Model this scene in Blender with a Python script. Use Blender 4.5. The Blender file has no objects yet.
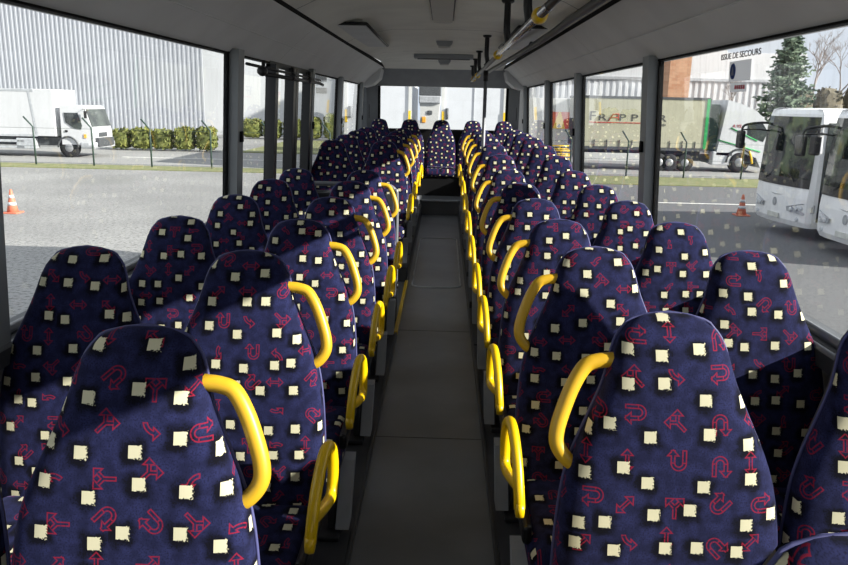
import bpy, bmesh, math, random
from mathutils import Vector, Matrix
from math import sin, cos, pi, tan, atan, radians

sc = bpy.context.scene
col = sc.collection
random.seed(7)

# ------------------------------------------------------------------ camera
CX, CZ = 0.035, 1.48
F_PX = 750.0
PITCH, YAW, ROLL = 0.2335, 0.0225, 0.0217
cam_d = bpy.data.cameras.new('camera')
cam_d.sensor_width = 36.0
cam_d.lens = F_PX / 848 * 36
cam_d.clip_start = 0.02
cam_d.clip_end = 600
cam = bpy.data.objects.new('camera', cam_d)
col.objects.link(cam)
CM = (Matrix.Translation((CX, 0, CZ)) @ Matrix.Rotation(YAW, 4, 'Z')
      @ Matrix.Rotation(pi / 2 - PITCH, 4, 'X') @ Matrix.Rotation(ROLL, 4, 'Z'))
cam.matrix_world = CM
sc.camera = cam
GZ = CZ - 2.9            # car-park ground level


def ray(px, py):
    d = Vector(((px - 424) / F_PX, -(py - 282.5) / F_PX, -1))
    return CM.to_3x3() @ d


def at(px, py, Y):
    """surveyed point of the place lying Y metres down the yard"""
    d = ray(px, py)
    k = Y / d.y
    return Vector((CX, 0, CZ)) + d * k


def gpt(px, py, h=0.0):
    """surveyed point of the car park (h metres above the ground)"""
    d = ray(px, py)
    return Vector((CX, 0, CZ)) + d * ((GZ + h - CZ) / d.z)


# ------------------------------------------------------------------ materials
def srgb(r, g, b):
    f = lambda c: (c / 255 / 12.92) if c / 255 <= .04045 else ((c / 255 + .055) / 1.055) ** 2.4
    return (f(r), f(g), f(b), 1)


class E:
    nt = None

    def __init__(s, v): s.v = v

    @staticmethod
    def op(o, *a, clamp=False):
        n = E.nt.nodes.new('ShaderNodeMath')
        n.operation = o
        n.use_clamp = clamp
        for i, x in enumerate(a):
            x = x.v if isinstance(x, E) else x
            if isinstance(x, (int, float)):
                n.inputs[i].default_value = x
            else:
                E.nt.links.new(x, n.inputs[i])
        return E(n.outputs[0])

    def __add__(s, o): return E.op('ADD', s, o)
    __radd__ = __add__
    def __sub__(s, o): return E.op('SUBTRACT', s, o)
    def __rsub__(s, o): return E.op('SUBTRACT', o, s)
    def __mul__(s, o): return E.op('MULTIPLY', s, o)
    __rmul__ = __mul__
    def __neg__(s): return E.op('MULTIPLY', s, -1.0)


def emax(*a):
    r = a[0]
    for x in a[1:]: r = E.op('MAXIMUM', r, x)
    return r


def emin(*a):
    r = a[0]
    for x in a[1:]: r = E.op('MINIMUM', r, x)
    return r


def eabs(a): return E.op('ABSOLUTE', a)
def elt(a, b): return E.op('LESS_THAN', a, b)
def egt(a, b): return E.op('GREATER_THAN', a, b)
def elen(x, y): return E.op('SQRT', x * x + y * y)


def sstep(a, b, x):
    n = E.nt.nodes.new('ShaderNodeMapRange')
    n.interpolation_type = 'SMOOTHSTEP'
    n.inputs['From Min'].default_value = a
    n.inputs['From Max'].default_value = b
    E.nt.links.new(x.v, n.inputs['Value'])
    return E(n.outputs['Result'])


def mixc(f, a, b):
    n = E.nt.nodes.new('ShaderNodeMix')
    n.data_type = 'RGBA'
    for sock, x in ((n.inputs[0], f), (n.inputs[6], a), (n.inputs[7], b)):
        x = x.v if isinstance(x, E) else x
        if isinstance(x, (tuple, float, int)):
            sock.default_value = x
        else:
            E.nt.links.new(x, sock)
    return E(n.outputs[2])


def newmat(name):
    m = bpy.data.materials.new(name)
    m.use_nodes = True
    nt = m.node_tree
    nt.nodes.clear()
    out = nt.nodes.new('ShaderNodeOutputMaterial')
    E.nt = nt
    return m, nt, out


def plain(name, c, rough=.5, metal=0, var=.12, scale=8, bump=0, spec=.5, coat=0, c2=None, stretch=None):
    m, nt, out = newmat(name)
    p = nt.nodes.new('ShaderNodeBsdfPrincipled')
    tc = nt.nodes.new('ShaderNodeTexCoord')
    nz = nt.nodes.new('ShaderNodeTexNoise')
    nz.inputs['Scale'].default_value = scale
    nz.inputs['Detail'].default_value = 4
    if stretch:
        mp = nt.nodes.new('ShaderNodeMapping')
        mp.inputs['Scale'].default_value = stretch
        nt.links.new(tc.outputs['Object'], mp.inputs[0])
        nt.links.new(mp.outputs[0], nz.inputs['Vector'])
    else:
        nt.links.new(tc.outputs['Object'], nz.inputs['Vector'])
    f = sstep(.3, .7, E(nz.outputs[0]))
    lo = c2 or tuple(x * (1 - var) for x in c[:3]) + (1,)
    hi = c if c2 else tuple(min(1, x * (1 + var)) for x in c[:3]) + (1,)
    nt.links.new(mixc(f, lo, hi).v, p.inputs['Base Color'])
    p.inputs['Roughness'].default_value = rough
    p.inputs['Metallic'].default_value = metal
    p.inputs['Specular IOR Level'].default_value = spec
    p.inputs['Coat Weight'].default_value = coat
    if bump:
        b = nt.nodes.new('ShaderNodeBump')
        b.inputs['Strength'].default_value = bump
        b.inputs['Distance'].default_value = .01
        nt.links.new(nz.outputs[0], b.inputs['Height'])
        nt.links.new(b.outputs[0], p.inputs['Normal'])
    nt.links.new(p.outputs[0], out.inputs[0])
    return m


def fabric_mat():
    m, nt, out = newmat('printed_moquette')
    uvn = nt.nodes.new('ShaderNodeUVMap')
    oi = nt.nodes.new('ShaderNodeObjectInfo')
    sp = nt.nodes.new('ShaderNodeSeparateXYZ')
    nt.links.new(uvn.outputs[0], sp.inputs[0])
    r = E(oi.outputs['Random'])
    S = 1 / .081
    U = E(sp.outputs[0]) * S + r * 61.0
    V = E(sp.outputs[1]) * S + r * 37.0

    def comb(x, y):
        n = nt.nodes.new('ShaderNodeCombineXYZ')
        nt.links.new(x.v, n.inputs[0]); nt.links.new(y.v, n.inputs[1])
        return n

    def vor(x, y, rnd):
        n = nt.nodes.new('ShaderNodeTexVoronoi')
        n.voronoi_dimensions = '2D'; n.feature = 'F1'; n.distance = 'CHEBYCHEV'
        n.inputs['Scale'].default_value = 1
        n.inputs['Randomness'].default_value = rnd
        nt.links.new(comb(x, y).outputs[0], n.inputs['Vector'])
        return n

    # fuzzy spray noise
    nz = nt.nodes.new('ShaderNodeTexNoise'); nz.noise_dimensions = '2D'
    nz.inputs['Scale'].default_value = 26; nz.inputs['Detail'].default_value = 3
    nt.links.new(comb(U, V).outputs[0], nz.inputs['Vector'])
    fz = E(nz.outputs[0]) - .5
    nz2 = nt.nodes.new('ShaderNodeTexNoise'); nz2.noise_dimensions = '2D'
    nz2.inputs['Scale'].default_value = 3.2; nz2.inputs['Detail'].default_value = 2
    nt.links.new(comb(U + 9.0, V).outputs[0], nz2.inputs['Vector'])
    big = E(nz2.outputs[0]) - .5

    v1 = vor(U, V, .55)
    s1 = nt.nodes.new('ShaderNodeSeparateXYZ'); nt.links.new(v1.outputs['Position'], s1.inputs[0])
    dx = U - E(s1.outputs[0]); dy = V - E(s1.outputs[1])
    # the squares: clean on one side, frayed on the other
    fray = fz * .16 * sstep(-.12, .16, dx - dy * .5)
    dsq = emax(eabs(dx), eabs(dy)) + fray
    square = elt(dsq, .140)
    # black sprayed halo round each square
    dh = E.op('POWER', E.op('POWER', eabs(dx + .03), 3.0) + E.op('POWER', eabs(dy + .03), 3.0), 1 / 3) + fz * .34 + big * .20
    halo = sstep(.37, .19, dh)

    # red outlined arrows on a second lattice
    v2 = vor(U + .5, V + .5, .30)
    s2 = nt.nodes.new('ShaderNodeSeparateXYZ'); nt.links.new(v2.outputs['Position'], s2.inputs[0])
    sc_ = nt.nodes.new('ShaderNodeSeparateColor'); nt.links.new(v2.outputs['Color'], sc_.inputs[0])
    ax = U + .5 - E(s2.outputs[0]); ay = V + .5 - E(s2.outputs[1])
    ca, cb = E(sc_.outputs[0]), E(sc_.outputs[1])
    ang = E.op('FLOOR', cb * 7.99) * (pi / 4)
    cs, sn = E.op('COSINE', ang), E.op('SINE', ang)
    K = 1 / .285
    x = (ax * cs + ay * sn) * K
    y = (ay * cs - ax * sn) * K

    def head(px, py):        # arrow head pointing +x with its base at 0, tip at .5
        return emax(-px, (px - .5) * .70 + eabs(py) * .74)

    # straight double arrow
    axx = eabs(x)
    t1 = emin(emax(axx - .55, eabs(y) - .13), head(axx - .48, y))
    # bent arrow: quarter ring, head at one end
    rr = elen(x + .6, y + .6)
    ring = emax(eabs(rr - .95) - .15, emax(-.6 - x, -.45 - y))
    t2 = emin(ring, head(-(x) - .30, y - .35))
    # fork
    xf = eabs(x)
    br = emax(eabs((xf - y) * .707) - .13, emax((xf + y) * .707 - .65, -y - .1))
    hd = head((xf + y) * .707 - .58, (xf - y) * .707)
    t3 = emin(br, emin(hd, emax(xf - .13, emax(y - .12, -.95 - y))))
    # U turn
    ru = elen(x, y - .25)
    arc = emax(eabs(ru - .48) - .15, .25 - y)
    leg = emax(eabs(axx - .48) - .15, emax(y - .25, -.8 - y * 1.0 + 0.0 * x))
    leg = emax(leg, E.op('MULTIPLY', x, -1.0) * 0 - 1)
    t4 = emin(arc, emin(leg, head(-(y) - .35, x - .48)))
    d = t4
    for t, k in ((t3, .70), (t2, .48), (t1, .24)):
        sel = elt(ca, k)
        d = d + (t - d) * sel
    line = sstep(.072, .03, eabs(d)) * sstep(1.25, 1.15, emax(eabs(x), eabs(y)))
    line = line * sstep(-.30, .02, fz)

    navy = mixc(sstep(-.25, .25, big), srgb(27, 30, 60), srgb(39, 43, 82))
    navy = mixc(sstep(-.1, .3, fz) , navy, srgb(20, 21, 46))
    c = mixc(halo * .95, navy, srgb(7, 7, 15))
    c = mixc(line * .85, c, srgb(140, 26, 50))
    c = mixc(square, c, srgb(208, 203, 172))
    p = nt.nodes.new('ShaderNodeBsdfPrincipled')
    nt.links.new(c.v, p.inputs['Base Color'])
    p.inputs['Roughness'].default_value = .92
    p.inputs['Specular IOR Level'].default_value = .15
    p.inputs['Sheen Weight'].default_value = .12
    p.inputs['Sheen Roughness'].default_value = .35
    p.inputs['Sheen Tint'].default_value = srgb(150, 155, 225)
    nt.links.new(p.outputs[0], out.inputs[0])
    return m


def glass_mat(name, tint=(.93, .95, .95), refl=1.0, dirt=0.0):
    m, nt, out = newmat(name)
    tr = nt.nodes.new('ShaderNodeBsdfTransparent'); tr.inputs[0].default_value = (*tint, 1)
    gl = nt.nodes.new('ShaderNodeBsdfGlossy'); gl.inputs['Roughness'].default_value = 0
    fr = nt.nodes.new('ShaderNodeLayerWeight'); fr.inputs[0].default_value = .5
    mx = nt.nodes.new('ShaderNodeMixShader')
    f = E.op('MULTIPLY', .045 + .8 * E.op('POWER', E(fr.outputs['Facing']), 5.0), refl, clamp=True)
    nt.links.new(f.v, mx.inputs[0])
    nt.links.new(tr.outputs[0], mx.inputs[1]); nt.links.new(gl.outputs[0], mx.inputs[2])
    res = mx
    if dirt:
        df = nt.nodes.new('ShaderNodeBsdfDiffuse'); df.inputs[0].default_value = (.8, .82, .82, 1)
        tc = nt.nodes.new('ShaderNodeTexCoord')
        mp = nt.nodes.new('ShaderNodeMapping'); mp.inputs['Scale'].default_value = (1, 9, 2)
        nz = nt.nodes.new('ShaderNodeTexNoise'); nz.inputs['Scale'].default_value = 3; nz.inputs['Detail'].default_value = 5
        nt.links.new(tc.outputs['Object'], mp.inputs[0]); nt.links.new(mp.outputs[0], nz.inputs[0])
        m2 = nt.nodes.new('ShaderNodeMixShader')
        nt.links.new((sstep(.4, .75, E(nz.outputs[0])) * dirt).v, m2.inputs[0])
        nt.links.new(mx.outputs[0], m2.inputs[1]); nt.links.new(df.outputs[0], m2.inputs[2])
        res = m2
    nt.links.new(res.outputs[0], out.inputs[0])
    return m


def asphalt_mat():
    m, nt, out = newmat('worn_asphalt')
    p = nt.nodes.new('ShaderNodeBsdfPrincipled')
    tc = nt.nodes.new('ShaderNodeTexCoord')
    def nz(s, d):
        n = nt.nodes.new('ShaderNodeTexNoise'); n.inputs['Scale'].default_value = s; n.inputs['Detail'].default_value = d
        nt.links.new(tc.outputs['Object'], n.inputs['Vector']); return E(n.outputs[0])
    c = mixc(sstep(.35, .65, nz(.25, 4)), srgb(140, 140, 139), srgb(158, 158, 156))
    c = mixc(sstep(.45, .7, nz(14, 3)), c, srgb(112, 112, 111))
    c = mixc(sstep(.58, .68, nz(.09, 2)) * .35, c, srgb(110, 112, 106))
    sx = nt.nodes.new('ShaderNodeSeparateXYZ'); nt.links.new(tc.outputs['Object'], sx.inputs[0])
    c = mixc(sstep(-1, 4, E(sx.outputs[0])) * .8, c, srgb(92, 93, 95))  # left asphalt lighter, right darker: glare painted into the ground colour
    nt.links.new(c.v, p.inputs['Base Color'])
    p.inputs['Roughness'].default_value = .85
    nt.links.new(p.outputs[0], out.inputs[0])
    return m


M = {}
M['fabric'] = fabric_mat()
M['shell'] = plain('grey_seat_shell', srgb(45, 46, 50), .5)
M['yellow'] = plain('yellow_powder_coat', srgb(232, 190, 10), .32, var=.05, coat=.3)
M['ochre'] = plain('yellow_plastic', srgb(214, 170, 40), .4, var=.06)
M['edge_sheen'] = plain('seat_edge_sheen', srgb(70, 72, 120), .6)
M['pedestal'] = plain('painted_pedestal', srgb(56, 57, 60), .45)
M['plate'] = plain('pedestal_plate_grey', srgb(165, 168, 172), .5)
M['red'] = plain('red_plastic', srgb(205, 45, 30), .4)
M['floor'] = plain('dark_vinyl_floor', srgb(120, 123, 127), .40, var=.16, scale=2.5, bump=.05, c2=srgb(104, 107, 111))
M['floorline'] = plain('floor_edge_metal', srgb(190, 193, 196), .4)
M['plinth'] = plain('plinth_covering', srgb(62, 63, 66), .5)
M['ceil'] = plain('ceiling_lining', srgb(226, 224, 216), .62, var=.05, scale=3)
M['cove'] = plain('cove_panel', srgb(206, 207, 208), .55, var=.05, scale=3)
M['bulk'] = plain('bulkhead_lining', srgb(150, 153, 157), .6, var=.05)
M['wall'] = plain('side_wall_lining', srgb(92, 95, 98), .6, var=.06)
M['pillar'] = plain('pillar_grey', srgb(130, 134, 136), .5, var=.05)
M['rubber'] = plain('black_rubber', srgb(9, 9, 10), .8, spec=.15)
M['black'] = plain('black_plastic', srgb(20, 20, 22), .4)
M['dgrey'] = plain('dark_grey_plastic', srgb(58, 60, 63), .45)
M['chrome'] = plain('brushed_steel', srgb(200, 200, 202), .22, metal=1, var=.04)
M['greytube'] = plain('grey_tube', srgb(122, 125, 130), .4, metal=.2, var=.04)
M['glass'] = glass_mat('bus_glass', (.90, .92, .925), 1.1, .10)
M['glass_left'] = glass_mat('bus_glass_clear', (.93, .95, .95), .9, .06)
M['lamp'] = plain('lamp_diffuser', srgb(188, 187, 182), .5, var=.02)
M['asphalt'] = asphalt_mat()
M['grass'] = plain('grass', srgb(112, 122, 76), .9, var=.3, scale=3, c2=srgb(140, 138, 98))
M['road'] = plain('road_asphalt', srgb(150, 150, 148), .9, var=.06, scale=.4)
M['white_line'] = plain('road_paint', srgb(225, 225, 220), .8)
M['clad'] = plain('ribbed_cladding', srgb(166, 170, 177), .5, var=.03, scale=.5)
M['cladw'] = plain('white_cladding', srgb(214, 217, 220), .6, var=.03, scale=.3)
M['white'] = plain('white_paint', srgb(200, 202, 205), .35, var=.02, coat=.4)
M['coachwhite'] = plain('coach_white', srgb(250, 251, 252), .3, var=.01, coat=.4)
M['trailer'] = plain('trailer_grey_white', srgb(196, 199, 204), .5, var=.03, scale=.6)
M['curtain'] = plain('beige_curtain', srgb(176, 174, 152), .7, var=.05, scale=1.5)
M['offwhite'] = plain('off_white_panel', srgb(196, 197, 195), .55, var=.03)
M['dglass'] = plain('tinted_vehicle_glass', srgb(34, 40, 42), .06, var=.2, scale=1.2, c2=srgb(70, 78, 74), spec=.8)
M['tyre'] = plain('tyre', srgb(34, 34, 36), .8)
M['hub'] = plain('wheel_hub', srgb(150, 152, 155), .4, metal=.4)
M['chassis'] = plain('chassis_grey', srgb(70, 73, 76), .6)
M['alu'] = plain('aluminium_rail', srgb(190, 194, 198), .4, metal=.3)
M['green'] = plain('green_paint', srgb(40, 150, 84), .45)
M['dgreen'] = plain('fence_green', srgb(52, 72, 64), .6)
M['brick'] = None
M['sign'] = plain('grey_sticker', srgb(150, 152, 156), .6)
M['signblue'] = plain('sticker_blue', srgb(60, 76, 120), .6)
M['signred'] = plain('sticker_red', srgb(170, 72, 84), .6)
M['ink'] = plain('dark_ink', srgb(34, 34, 40), .6)
M['inkgrey'] = plain('grey_ink', srgb(76, 76, 76), .7)
M['redink'] = plain('red_ink', srgb(188, 56, 48), .6)
M['orange'] = plain('orange_print', srgb(214, 92, 44), .6, c2=srgb(196, 60, 44), scale=1.2)
M['yprint'] = plain('yellow_print', srgb(232, 196, 72), .6)
M['hedge'] = plain('hedge_leaves', srgb(128, 132, 66), .9, var=.3, scale=2, c2=srgb(78, 88, 44))
M['hedgebrown'] = plain('winter_hedge', srgb(122, 112, 92), .9, c2=srgb(88, 84, 68), scale=1)
M['needle'] = plain('conifer_needles', srgb(116, 132, 108), .9, c2=srgb(74, 94, 78), scale=1)
M['bark'] = plain('bark', srgb(112, 104, 98), .9)
M['twig'] = plain('bare_twigs', srgb(150, 142, 138), .9)
M['cone'] = plain('cone_orange', srgb(206, 118, 92), .6)
M['amber'] = plain('amber_lens', srgb(236, 170, 60), .4)
M['lens'] = plain('clear_lamp_lens', srgb(214, 218, 222), .15)
M['plateno'] = plain('number_plate', srgb(210, 212, 206), .5)


def sticker_mat(name, c):
    m, nt, out = newmat(name)
    df = nt.nodes.new('ShaderNodeBsdfDiffuse'); tl = nt.nodes.new('ShaderNodeBsdfTranslucent')
    df.inputs[0].default_value = c; tl.inputs[0].default_value = c
    nz = nt.nodes.new('ShaderNodeTexNoise'); nz.inputs['Scale'].default_value = 30
    mx = nt.nodes.new('ShaderNodeMixShader')
    nt.links.new((.45 + .1 * E(nz.outputs[0])).v, mx.inputs[0])
    nt.links.new(df.outputs[0], mx.inputs[1]); nt.links.new(tl.outputs[0], mx.inputs[2])
    nt.links.new(mx.outputs[0], out.inputs[0])
    return m


for k_, c_ in (('sign', srgb(196, 198, 202)), ('signblue', srgb(96, 112, 160)), ('signred', srgb(196, 96, 108))):
    M[k_] = sticker_mat('translucent_' + k_, c_)


def brick_mat():
    m, nt, out = newmat('brick')
    p = nt.nodes.new('ShaderNodeBsdfPrincipled')
    tc = nt.nodes.new('ShaderNodeTexCoord')
    mp = nt.nodes.new('ShaderNodeMapping'); mp.inputs['Rotation'].default_value = (pi / 2, 0, 0)
    b = nt.nodes.new('ShaderNodeTexBrick')
    b.inputs['Color1'].default_value = srgb(204, 160, 128); b.inputs['Color2'].default_value = srgb(186, 134, 102)
    b.inputs['Mortar'].default_value = srgb(190, 150, 120); b.inputs['Scale'].default_value = 1.3
    nt.links.new(tc.outputs['Object'], mp.inputs[0]); nt.links.new(mp.outputs[0], b.inputs[0])
    nt.links.new(b.outputs[0], p.inputs['Base Color']); p.inputs['Roughness'].default_value = .9
    nt.links.new(p.outputs[0], out.inputs[0])
    return m


M['brick'] = brick_mat()


# ------------------------------------------------------------------ mesh helpers
def obj(name, bm, mat, parent=None, smooth=False, loc=None):
    me = bpy.data.meshes.new(name)
    bm.normal_update()
    if smooth:
        for f in bm.faces: f.smooth = True
    bm.to_mesh(me); bm.free()
    for m_ in (mat if isinstance(mat, (list, tuple)) else [mat]):
        me.materials.append(M[m_] if isinstance(m_, str) else m_)
    o = bpy.data.objects.new(name, me)
    col.objects.link(o)
    if parent: o.parent = parent
    if loc: o.location = loc
    return o


def empty(name, loc=(0, 0, 0), rz=0):
    o = bpy.data.objects.new(name, None)
    o.empty_display_size = .1
    col.objects.link(o)
    o.location = loc; o.rotation_euler = (0, 0, rz)
    return o


def tag(o, label=None, cat=None, group=None, kind=None):
    if label: o['label'] = label
    if cat: o['category'] = cat
    if group: o['group'] = group
    if kind: o['kind'] = kind
    return o


def struct(name, bm, mat, parent=None, smooth=False):
    o = obj(name, bm, mat, parent, smooth)
    if not parent: o['kind'] = 'structure'
    return o


def B(): return bmesh.new()


def box(bm, x0, x1, y0, y1, z0, z1, bevel=0, mi=0, seg=2):
    vs = [bm.verts.new((x, y, z)) for x in (x0, x1) for y in (y0, y1) for z in (z0, z1)]
    idx = ((0, 1, 3, 2), (4, 6, 7, 5), (0, 4, 5, 1), (2, 3, 7, 6), (0, 2, 6, 4), (1, 5, 7, 3))
    fs = [bm.faces.new([vs[i] for i in f]) for f in idx]
    for f in fs: f.material_index = mi
    if bevel:
        es = list({e for f in fs for e in f.edges})
        r = bmesh.ops.bevel(bm, geom=es, offset=bevel, segments=seg, profile=.5, affect='EDGES')
        for f in r['faces']: f.material_index = mi
    return bm


def poly(bm, pts, mi=0):
    f = bm.faces.new([bm.verts.new(p) for p in pts]); f.material_index = mi
    return f


def prism(bm, pts2, axis, a, b, mi=0):
    """extrude a 2-D outline along axis ('x','y','z') from a to b"""
    def P(p, t):
        return {'x': (t, p[0], p[1]), 'y': (p[0], t, p[1]), 'z': (p[0], p[1], t)}[axis]
    va = [bm.verts.new(P(p, a)) for p in pts2]; vb = [bm.verts.new(P(p, b)) for p in pts2]
    n = len(pts2)
    fs = [bm.faces.new(va), bm.faces.new(vb[::-1])]
    for i in range(n):
        fs.append(bm.faces.new((va[i], vb[i], vb[(i + 1) % n], va[(i + 1) % n])))
    for f in fs: f.material_index = mi
    bmesh.ops.recalc_face_normals(bm, faces=fs)
    return bm


def smooth_path(pts, sub=6, closed=False):
    P = [Vector(p) for p in pts]; n = len(P); out = []
    segs = n if closed else n - 1
    for i in range(segs):
        g = (lambda k: P[k % n]) if closed else (lambda k: P[max(0, min(n - 1, k))])
        a, b, c, d = g(i - 1), g(i), g(i + 1), g(i + 2)
        for j in range(sub):
            t = j / sub
            out.append(.5 * ((2 * b) + (c - a) * t + (2 * a - 5 * b + 4 * c - d) * t * t + (-a + 3 * b - 3 * c + d) * t ** 3))
    if not closed: out.append(P[-1])
    return out


def tube(bm, pts, r, n=10, closed=False, mi=0, rz=None, cap=True):
    P = [Vector(p) for p in pts]; rings = []
    m = len(P)
    up = None
    for i, p in enumerate(P):
        if closed: t = P[(i + 1) % m] - P[i - 1]
        else: t = P[min(i + 1, m - 1)] - P[max(i - 1, 0)]
        t.normalize()
        if up is None:
            up = Vector((0, 0, 1)) if abs(t.z) < .9 else Vector((1, 0, 0))
        a = (up - t * up.dot(t)).normalized()
        up = a
        b = t.cross(a)
        rr = r[i] if isinstance(r, (list, tuple)) else r
        rings.append([bm.verts.new(p + a * rr * cos(k * 2 * pi / n) + b * rr * sin(k * 2 * pi / n)) for k in range(n)])
    for i in range(m if closed else m - 1):
        A, Bq = rings[i], rings[(i + 1) % m]
        for k in range(n):
            f = bm.faces.new((A[k], A[(k + 1) % n], Bq[(k + 1) % n], Bq[k])); f.material_index = mi; f.smooth = True
    if not closed and cap:
        for f in (bm.faces.new(rings[0][::-1]), bm.faces.new(rings[-1])): f.material_index = mi
    return bm


def lathe(bm, prof, n=16, c=(0, 0, 0), axis='z', mi=0):
    rings = []
    for r, h in prof:
        ring = []
        for k in range(n):
            a = 2 * pi * k / n
            u, v = r * cos(a), r * sin(a)
            p = {'z': (u, v, h), 'y': (u, h, v), 'x': (h, u, v)}[axis]
            ring.append(bm.verts.new((p[0] + c[0], p[1] + c[1], p[2] + c[2])))
        rings.append(ring)
    fs = []
    for A, Bq in zip(rings, rings[1:]):
        for k in range(n):
            fs.append(bm.faces.new((A[k], A[(k + 1) % n], Bq[(k + 1) % n], Bq[k])))
    fs.append(bm.faces.new(rings[0][::-1])); fs.append(bm.faces.new(rings[-1]))
    for f in fs: f.material_index = mi; f.smooth = True
    bmesh.ops.recalc_face_normals(bm, faces=fs)
    return bm


def text_mesh(s, size, mat, name, parent=None, bold=0.0, sx=1.0, shear=0):
    cu = bpy.data.curves.new('lettering', 'FONT')
    cu.body = s; cu.size = size; cu.extrude = .0005 if size < .1 else .004; cu.align_x = 'CENTER'
    cu.offset = bold; cu.shear = shear
    t = bpy.data.objects.new('lettering_source', cu)
    col.objects.link(t)
    bpy.context.view_layer.update()
    me = bpy.data.meshes.new_from_object(t.evaluated_get(bpy.context.evaluated_depsgraph_get()))
    bpy.data.objects.remove(t); bpy.data.curves.remove(cu)
    for v in me.vertices: v.co.x *= sx
    me.materials.clear(); me.materials.append(M[mat])
    o = bpy.data.objects.new(name, me); col.objects.link(o)
    if parent: o.parent = parent
    return o


def copy_tree(o, parent=None):
    c = o.copy(); col.objects.link(c)
    if parent: c.parent = parent
    for ch in o.children: copy_tree(ch, c)
    return c


def lerp_tab(tab, t):
    for (a, va), (b, vb) in zip(tab, tab[1:]):
        if t <= b:
            k = (t - a) / (b - a) if b > a else 0
            return va + (vb - va) * k
    return tab[-1][1]


# ------------------------------------------------------------------ seats
SEAT_TOP = 1.03
HALF_W = [(0, .030), (.004, .050), (.012, .070), (.028, .091), (.05, .107), (.08, .117), (.115, .125), (.15, .138), (.20, .160),
          (.25, .182), (.30, .200), (.36, .211), (.43, .218), (.55, .222), (.75, .220)]
HALF_D = [(0, .008), (.004, .016), (.012, .024), (.03, .034), (.06, .042), (.12, .047), (.4, .052), (.75, .055)]
DS = [0, .004, .012, .026, .046, .07, .1, .13, .16, .19, .22, .25, .28, .31, .35, .40, .46, .53, .60, .66, .70, .72]


def back_y(d):            # reclining line of the backrest, with a slightly hollow lumbar curve
    return .125 * (1 - d / .67) - .018 * sin(min(1, d / .67) * pi) + .012 * max(0, 1 - d / .12)


def uv_fill(bm, fn):
    uv = bm.loops.layers.uv.new('UVMap')
    for f in bm.faces:
        for l in f.loops: l[uv].uv = fn(l.vert.co, f.normal)


def backrest_bm():
    bm = B(); rings = []; n = 36; e = 2 / 2.7; UVC = {}; vv = 0; last = None
    for d in DS:
        w, dp = lerp_tab(HALF_W, d), lerp_tab(HALF_D, d)
        y0, z = back_y(d), SEAT_TOP - d
        ring = []
        for k in range(n):
            a = 2 * pi * k / n
            c, s = cos(a), sin(a)
            x = w * math.copysign(abs(c) ** e, c); y = dp * math.copysign(abs(s) ** e, s)
            if y < 0: y -= .014 * (abs(x) / .22) ** 2     # side wings come slightly forward
            ring.append(bm.verts.new((x, y0 + y, z)))
        rings.append(ring)
        k0 = 3 * n // 4                       # middle of the front face
        p0 = ring[k0].co
        vv += (p0 - last).length if last else 0; last = p0.copy()
        UVC[ring[k0]] = (0, -vv)
        for dr in (1, -1):
            u = 0
            for j in range(1, n // 2 + (1 if dr > 0 else 0)):
                a, b = ring[(k0 + dr * (j - 1)) % n], ring[(k0 + dr * j) % n]
                u += dr * (a.co - b.co).length
                UVC[b] = (u, -vv)
    for A, Q in zip(rings, rings[1:]):
        for k in range(n): bm.faces.new((A[k], A[(k + 1) % n], Q[(k + 1) % n], Q[k]))
    bm.faces.new(rings[0][::-1]); bm.faces.new(rings[-1])
    bmesh.ops.recalc_face_normals(bm, faces=bm.faces[:])
    bm.normal_update()
    uv = bm.loops.layers.uv.new('UVMap')
    for f in bm.faces:
        for l in f.loops: l[uv].uv = UVC[l.vert]
    return bm


def backshell_bm():
    bm = B(); rings = []; n = 14
    for d in DS[3:]:
        w, dp = lerp_tab(HALF_W, d) * .97, lerp_tab(HALF_D, d)
        y0, z = back_y(d), SEAT_TOP - d
        rings.append([bm.verts.new((w * cos(pi * k / n), y0 + dp * .2 + (dp * .8 + .014) * sin(pi * k / n) ** .6, z)) for k in range(n + 1)])
    for A, Q in zip(rings, rings[1:]):
        for k in range(n): bm.faces.new((A[k], A[k + 1], Q[k + 1], Q[k]))
    bmesh.ops.recalc_face_normals(bm, faces=bm.faces[:])
    return bm


def edge_sheen_bm():  # bluish edge line modelled to imitate rim light on the velvet
    bm = B(); pts = []
    side = []
    for d in DS[2:]:
        w = lerp_tab(HALF_W, d); side.append((w + .001, back_y(d) + .006, SEAT_TOP - d))
    left = [(-x, y, z) for x, y, z in side]
    pts = left[::-1] + [(0, back_y(0) + .005, SEAT_TOP + .001)] + side
    tube(bm, smooth_path(pts, 2), .0035, 6)
    return bm


def cushion_bm():
    bm = B()
    box(bm, -.214, .214, -.44, -.02, .245, .365, .045, seg=4)
    for v in bm.verts:
        if v.co.z > .3:
            v.co.z -= .03 * max(0, (-.30 - v.co.y) / .14) ** 2        # waterfall front edge
            v.co.z += .012 * (abs(v.co.x) / .21) ** 4
    bm.normal_update()
    uv_fill(bm, lambda c, nn: (c.y, c.z) if abs(nn.x) > .75 else (c.x, c.y * .9 - c.z + .3))
    return bm


def handle_bm(sg):
    pts = [(.085, .085), (.115, .090), (.142, .093), (.168, .103), (.191, .138), (.209, .183), (.221, .225), (.221, .255), (.206, .280), (.185, .294), (.15, .30)]
    P = [(sg * x, back_y(d) - .002, SEAT_TOP - d) for x, d in pts]
    bm = B(); tube(bm, smooth_path(P, 5), .0155, 12)
    return bm


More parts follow.
